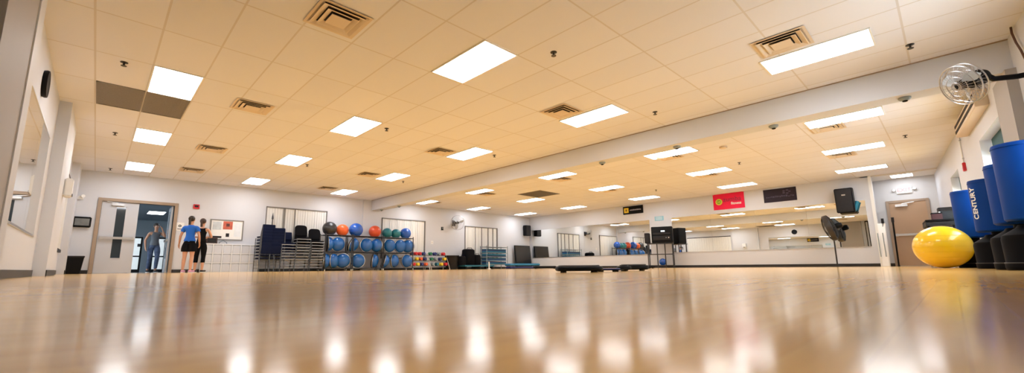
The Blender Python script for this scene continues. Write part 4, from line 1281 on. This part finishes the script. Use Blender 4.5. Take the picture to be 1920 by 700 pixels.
def person(label, loc, rz, H, pose, skin, outfit):
    """local: faces -Y.  pose keys give elbow, wrist, knee, ankle per side (s=+1 is local +X)"""
    global pre
    s_ = H/1.65
    t = thing('person', label, 'person', loc, rz); t.scale = (s_, s_, s_)
    n = {}; e = []; pre = ''
    lean = pose.get('lean', 0)
    pel = V(0, 0, .93)
    n['pel'] = (pel, (.128, .10))
    n['waist'] = (V(0, lean*.3, 1.06), (.104, .082)); n['chest'] = (V(0, lean*.7, 1.24), (.134, .092)); n['neckb'] = (V(0, lean, 1.385), (.07, .06))
    n['neck'] = (V(0, lean-.005, 1.43), .047); n['jaw'] = (V(0, lean-.018, 1.50), (.058, .066)); n['skull'] = (V(0, lean-.005, 1.575), (.070, .085)); n['crown'] = (V(0, lean+.0, 1.625), (.045, .055))
    e += [('pel', 'waist'), ('waist', 'chest'), ('chest', 'neckb'), ('neckb', 'neck'), ('neck', 'jaw'), ('jaw', 'skull'), ('skull', 'crown')]
    for s in (1, -1):
        P = 'R' if s > 0 else 'L'
        n[P+'hip'] = (V(s*.085, 0, .87), (.088, .092))
        kn, an = pose[P+'knee'], pose[P+'ank']
        n[P+'th'] = ((n[P+'hip'][0]+kn)/2, (.075, .078)); n[P+'kn'] = (kn, .052); n[P+'calf'] = (kn.lerp(an, .35)+V(0, .012, 0), .052); n[P+'an'] = (an, .033)
        fd = pose.get(P+'foot', V(0, -1, 0)); n[P+'heel'] = (an+V(0, 0, -.045)-fd*.02, .034); n[P+'ball'] = (an+V(0, 0, -.055)+fd*.12, (.036, .024)); n[P+'toe'] = (an+V(0, 0, -.058)+fd*.18, (.030, .018))
        e += [('pel', P+'hip'), (P+'hip', P+'th'), (P+'th', P+'kn'), (P+'kn', P+'calf'), (P+'calf', P+'an'), (P+'an', P+'heel'), (P+'heel', P+'ball'), (P+'ball', P+'toe')]
        sh = V(s*.158, lean*.9, 1.335); el, wr = pose[P+'elb'], pose[P+'wri']
        n[P+'sh'] = (sh, .05); n[P+'up'] = (sh.lerp(el, .5), .041); n[P+'el'] = (el, .033); n[P+'fo'] = (el.lerp(wr, .35), .034)
        pre = P; n[P+'wr'] = (wr, .024)
        e += [('chest', P+'sh'), (P+'sh', P+'up'), (P+'up', P+'el'), (P+'el', P+'fo'), (P+'fo', P+'wr')]
        hd = (wr-el).normalized(); hand_nodes(n, e, wr, hd, V(0, -1, 0) if abs(hd.y) < .7 else V(0, 0, 1), V(-s, 0, 0))
    body = skin_mesh('body', skin, n, e, t)
    zf = lean
    MB().ball((0, zf-.086, 1.535), (.011, .018, .018), 10, 6).build('nose', skin, t)
    for s in (-1, 1):
        MB().ball((s*.028, zf-.078, 1.556), (.012, .008, .006), 10, 6).build('eye', M_PAPER, t)
        MB().ball((s*.073, zf+.0, 1.555), (.010, .018, .030), 10, 6).build('ear', skin, t)
    MB().ball((0, zf-.076, 1.500), (.020, .008, .005), 10, 6).build('mouth', mat('lips', (.4, .1, .1), .5), t)
    # clothing: offset copies of the body surface, with thickness
    sh_seg = [(n[P+'sh'][0], n[P+'el'][0]) for P in 'RL']
    def arm_t(p):
        best = None
        for a, b in sh_seg:
            d = b-a; k = max(0, min(1, (p-a).dot(d)/d.length_squared)); q = (p-a-d*k).length
            if best is None or q < best[0]: best = (q, k)
        return best
    def is_torso(p, w_=.150): return abs(p.x) < w_ and p.y > -.17
    def top_sel(p):
        if p.z < .90 or p.z > (1.405 if outfit['sleeves'] else 1.37): return False
        q, k = arm_t(p)
        if outfit['sleeves'] and q < .075: return k < .52
        if not outfit['sleeves'] and p.z > 1.20: return abs(p.x) < .118 and p.y > -.17
        return is_torso(p)
    def leg_sel(p):
        lim = {'shorts': .60, 'capri': .30, 'long': .13}[outfit['legs']]
        return lim < p.z < .985 and abs(p.x) < .225 and arm_t(p)[0] > .08 and not (abs(p.x) > .19 and p.z < .95 and outfit['legs'] != 'long' and False)
    def cloth(name, m, sel, off, th=.004):
        me = body.data; keep = [sel(v.co) for v in me.vertices]; mp = {}; vs = []; fs = []
        for f in me.polygons:
            if all(keep[k] for k in f.vertices):
                for k in f.vertices:
                    if k not in mp:
                        mp[k] = len(vs); v = me.vertices[k]; vs.append(v.co+v.normal*off(v.co))
                fs.append([mp[k] for k in f.vertices])
        # keep the largest connected piece so no stray patch of a hand is dressed
        adj = {}
        for a, f in enumerate(fs):
            for k in f: adj.setdefault(k, []).append(a)
        seen = set(); comps = []
        for a in range(len(fs)):
            if a in seen: continue
            st = [a]; comp = []; seen.add(a)
            while st:
                c_ = st.pop(); comp.append(c_)
                for k in fs[c_]:
                    for d_ in adj[k]:
                        if d_ not in seen: seen.add(d_); st.append(d_)
            comps.append(comp)
        best = max(comps, key=lambda c_: sum(1 for a in c_ if abs(sum(vs[k].x for k in fs[a])/len(fs[a])) < .16))
        used_ = sorted({k for a in best for k in fs[a]}); rm = {k: i_ for i_, k in enumerate(used_)}
        me2 = bpy.data.meshes.new(name); me2.from_pydata([vs[k] for k in used_], [], [[rm[k] for k in fs[a]] for a in best])
        me2.shade_smooth(); me2.materials.append(m)
        o = bpy.data.objects.new(name, me2); COL.objects.link(o); o.parent = t
        so_ = o.modifiers.new('thickness', 'SOLIDIFY'); so_.thickness = th; so_.offset = 1
        return o
    g_ = outfit.get('leg_grow', .012)
    cloth(outfit['legs_name'], outfit['bottom'], leg_sel, lambda p: .006+(g_*max(0, min(1, (.92-p.z)/.25)) if outfit['legs'] == 'shorts' else 0))
    cloth(outfit['top_name'], outfit['top'], top_sel, lambda p: (.016+.014*max(0, min(1, (1.15-p.z)/.2))) if outfit['sleeves'] else .012)
    for P in 'RL':
        fd = pose.get(P+'foot', V(0, -1, 0)); an = n[P+'an'][0]
        mb = MB(); mb.T = Matrix.Translation((an.x, an.y, an.z-.087)) @ rotz(math.atan2(fd.x, -fd.y)*1)
        so = mb.rbox(-.042, .042, -.20, .055, .018, .075, .035).build('shoe', outfit['shoe'], t)
        sb = MB(); sb.T = mb.T; sb.rbox(-.045, .045, -.205, .06, 0, .02, .04).build('sole', M_WHITE, so)
    hair = MB().ball((0, zf+.022, 1.592), (.083, .094, .088), 24, 14)
    hair.build('hair', outfit['hair'], t)
    if outfit.get('tail'):
        MB().tube([V(0, zf+.10, 1.62), V(0, zf+.15, 1.60), V(.0, zf+.155, 1.50), V(0, zf+.14, 1.40)], .030, 10).build('ponytail', outfit['hair'], t)
    return t
# facing away from the camera: local -Y turned to world +Y (rz = pi), seen from behind
def floor_px(px, D): 
    c = at_depth(px, 505, D); return (c.x, c.y, 0)
stand = dict(Rknee=V(.095, -.02, .48), Rank=V(.10, .01, .087), Lknee=V(-.095, .0, .48), Lank=V(-.10, .04, .087), Rfoot=V(.15, -.98, 0), Lfoot=V(-.15, -.98, 0))
face_away = PI-.45
p1 = dict(stand, Relb=V(.25, -.02, 1.08), Rwri=V(.30, -.12, .86), Lelb=V(-.24, .03, 1.07), Lwri=V(-.22, -.10, .87))
person('person seen from behind in a blue t-shirt and black shorts', floor_px(350, 12.25), face_away, 1.63, p1, M_SKIN,
       dict(sleeves=True, top=M_BLUESHIRT, top_name='t_shirt', bottom=M_BLACKFAB, legs='shorts', legs_name='shorts', leg_grow=.026, shoe=mat('pink_shoe', (.6, .3, .45), .6), hair=M_HAIR, tail=True))
p2 = dict(stand, Relb=V(.25, -.06, 1.10), Rwri=V(.12, -.24, 1.10), Lelb=V(-.25, -.06, 1.10), Lwri=V(-.12, -.24, 1.10))
person('person seen from behind in a black tank top and cropped leggings', floor_px(372, 12.95), face_away+.05, 1.64, p2, M_SKIN,
       dict(sleeves=False, top=M_BLACKFAB, top_name='tank_top', bottom=M_BLACKFAB, legs='capri', legs_name='leggings', leg_grow=.012, shoe=M_CHAR, hair=M_HAIR2, tail=True))
c = at_depth(284, 505, 14.3)
walk = dict(Rknee=V(.08, -.14, .50), Rank=V(.06, -.16, .087), Lknee=V(-.08, .04, .49), Lank=V(-.07, .20, .087), Rfoot=V(0, -1, 0), Lfoot=V(-.1, -.99, 0),
            Relb=V(.25, -.12, 1.20), Rwri=V(.13, -.22, 1.42), Lelb=V(-.25, .06, 1.08), Lwri=V(-.24, -.02, .86))
person('person walking in the hallway doorway in a grey sleeveless top and patterned leggings', (c.x, c.y, 0), .15, 1.66, walk, M_SKIN2,
       dict(sleeves=False, top=M_GREYSHIRT, top_name='tank_top', bottom=M_PRINT, legs='long', legs_name='leggings', leg_grow=.012, shoe=M_CHAR, hair=M_HAIR))
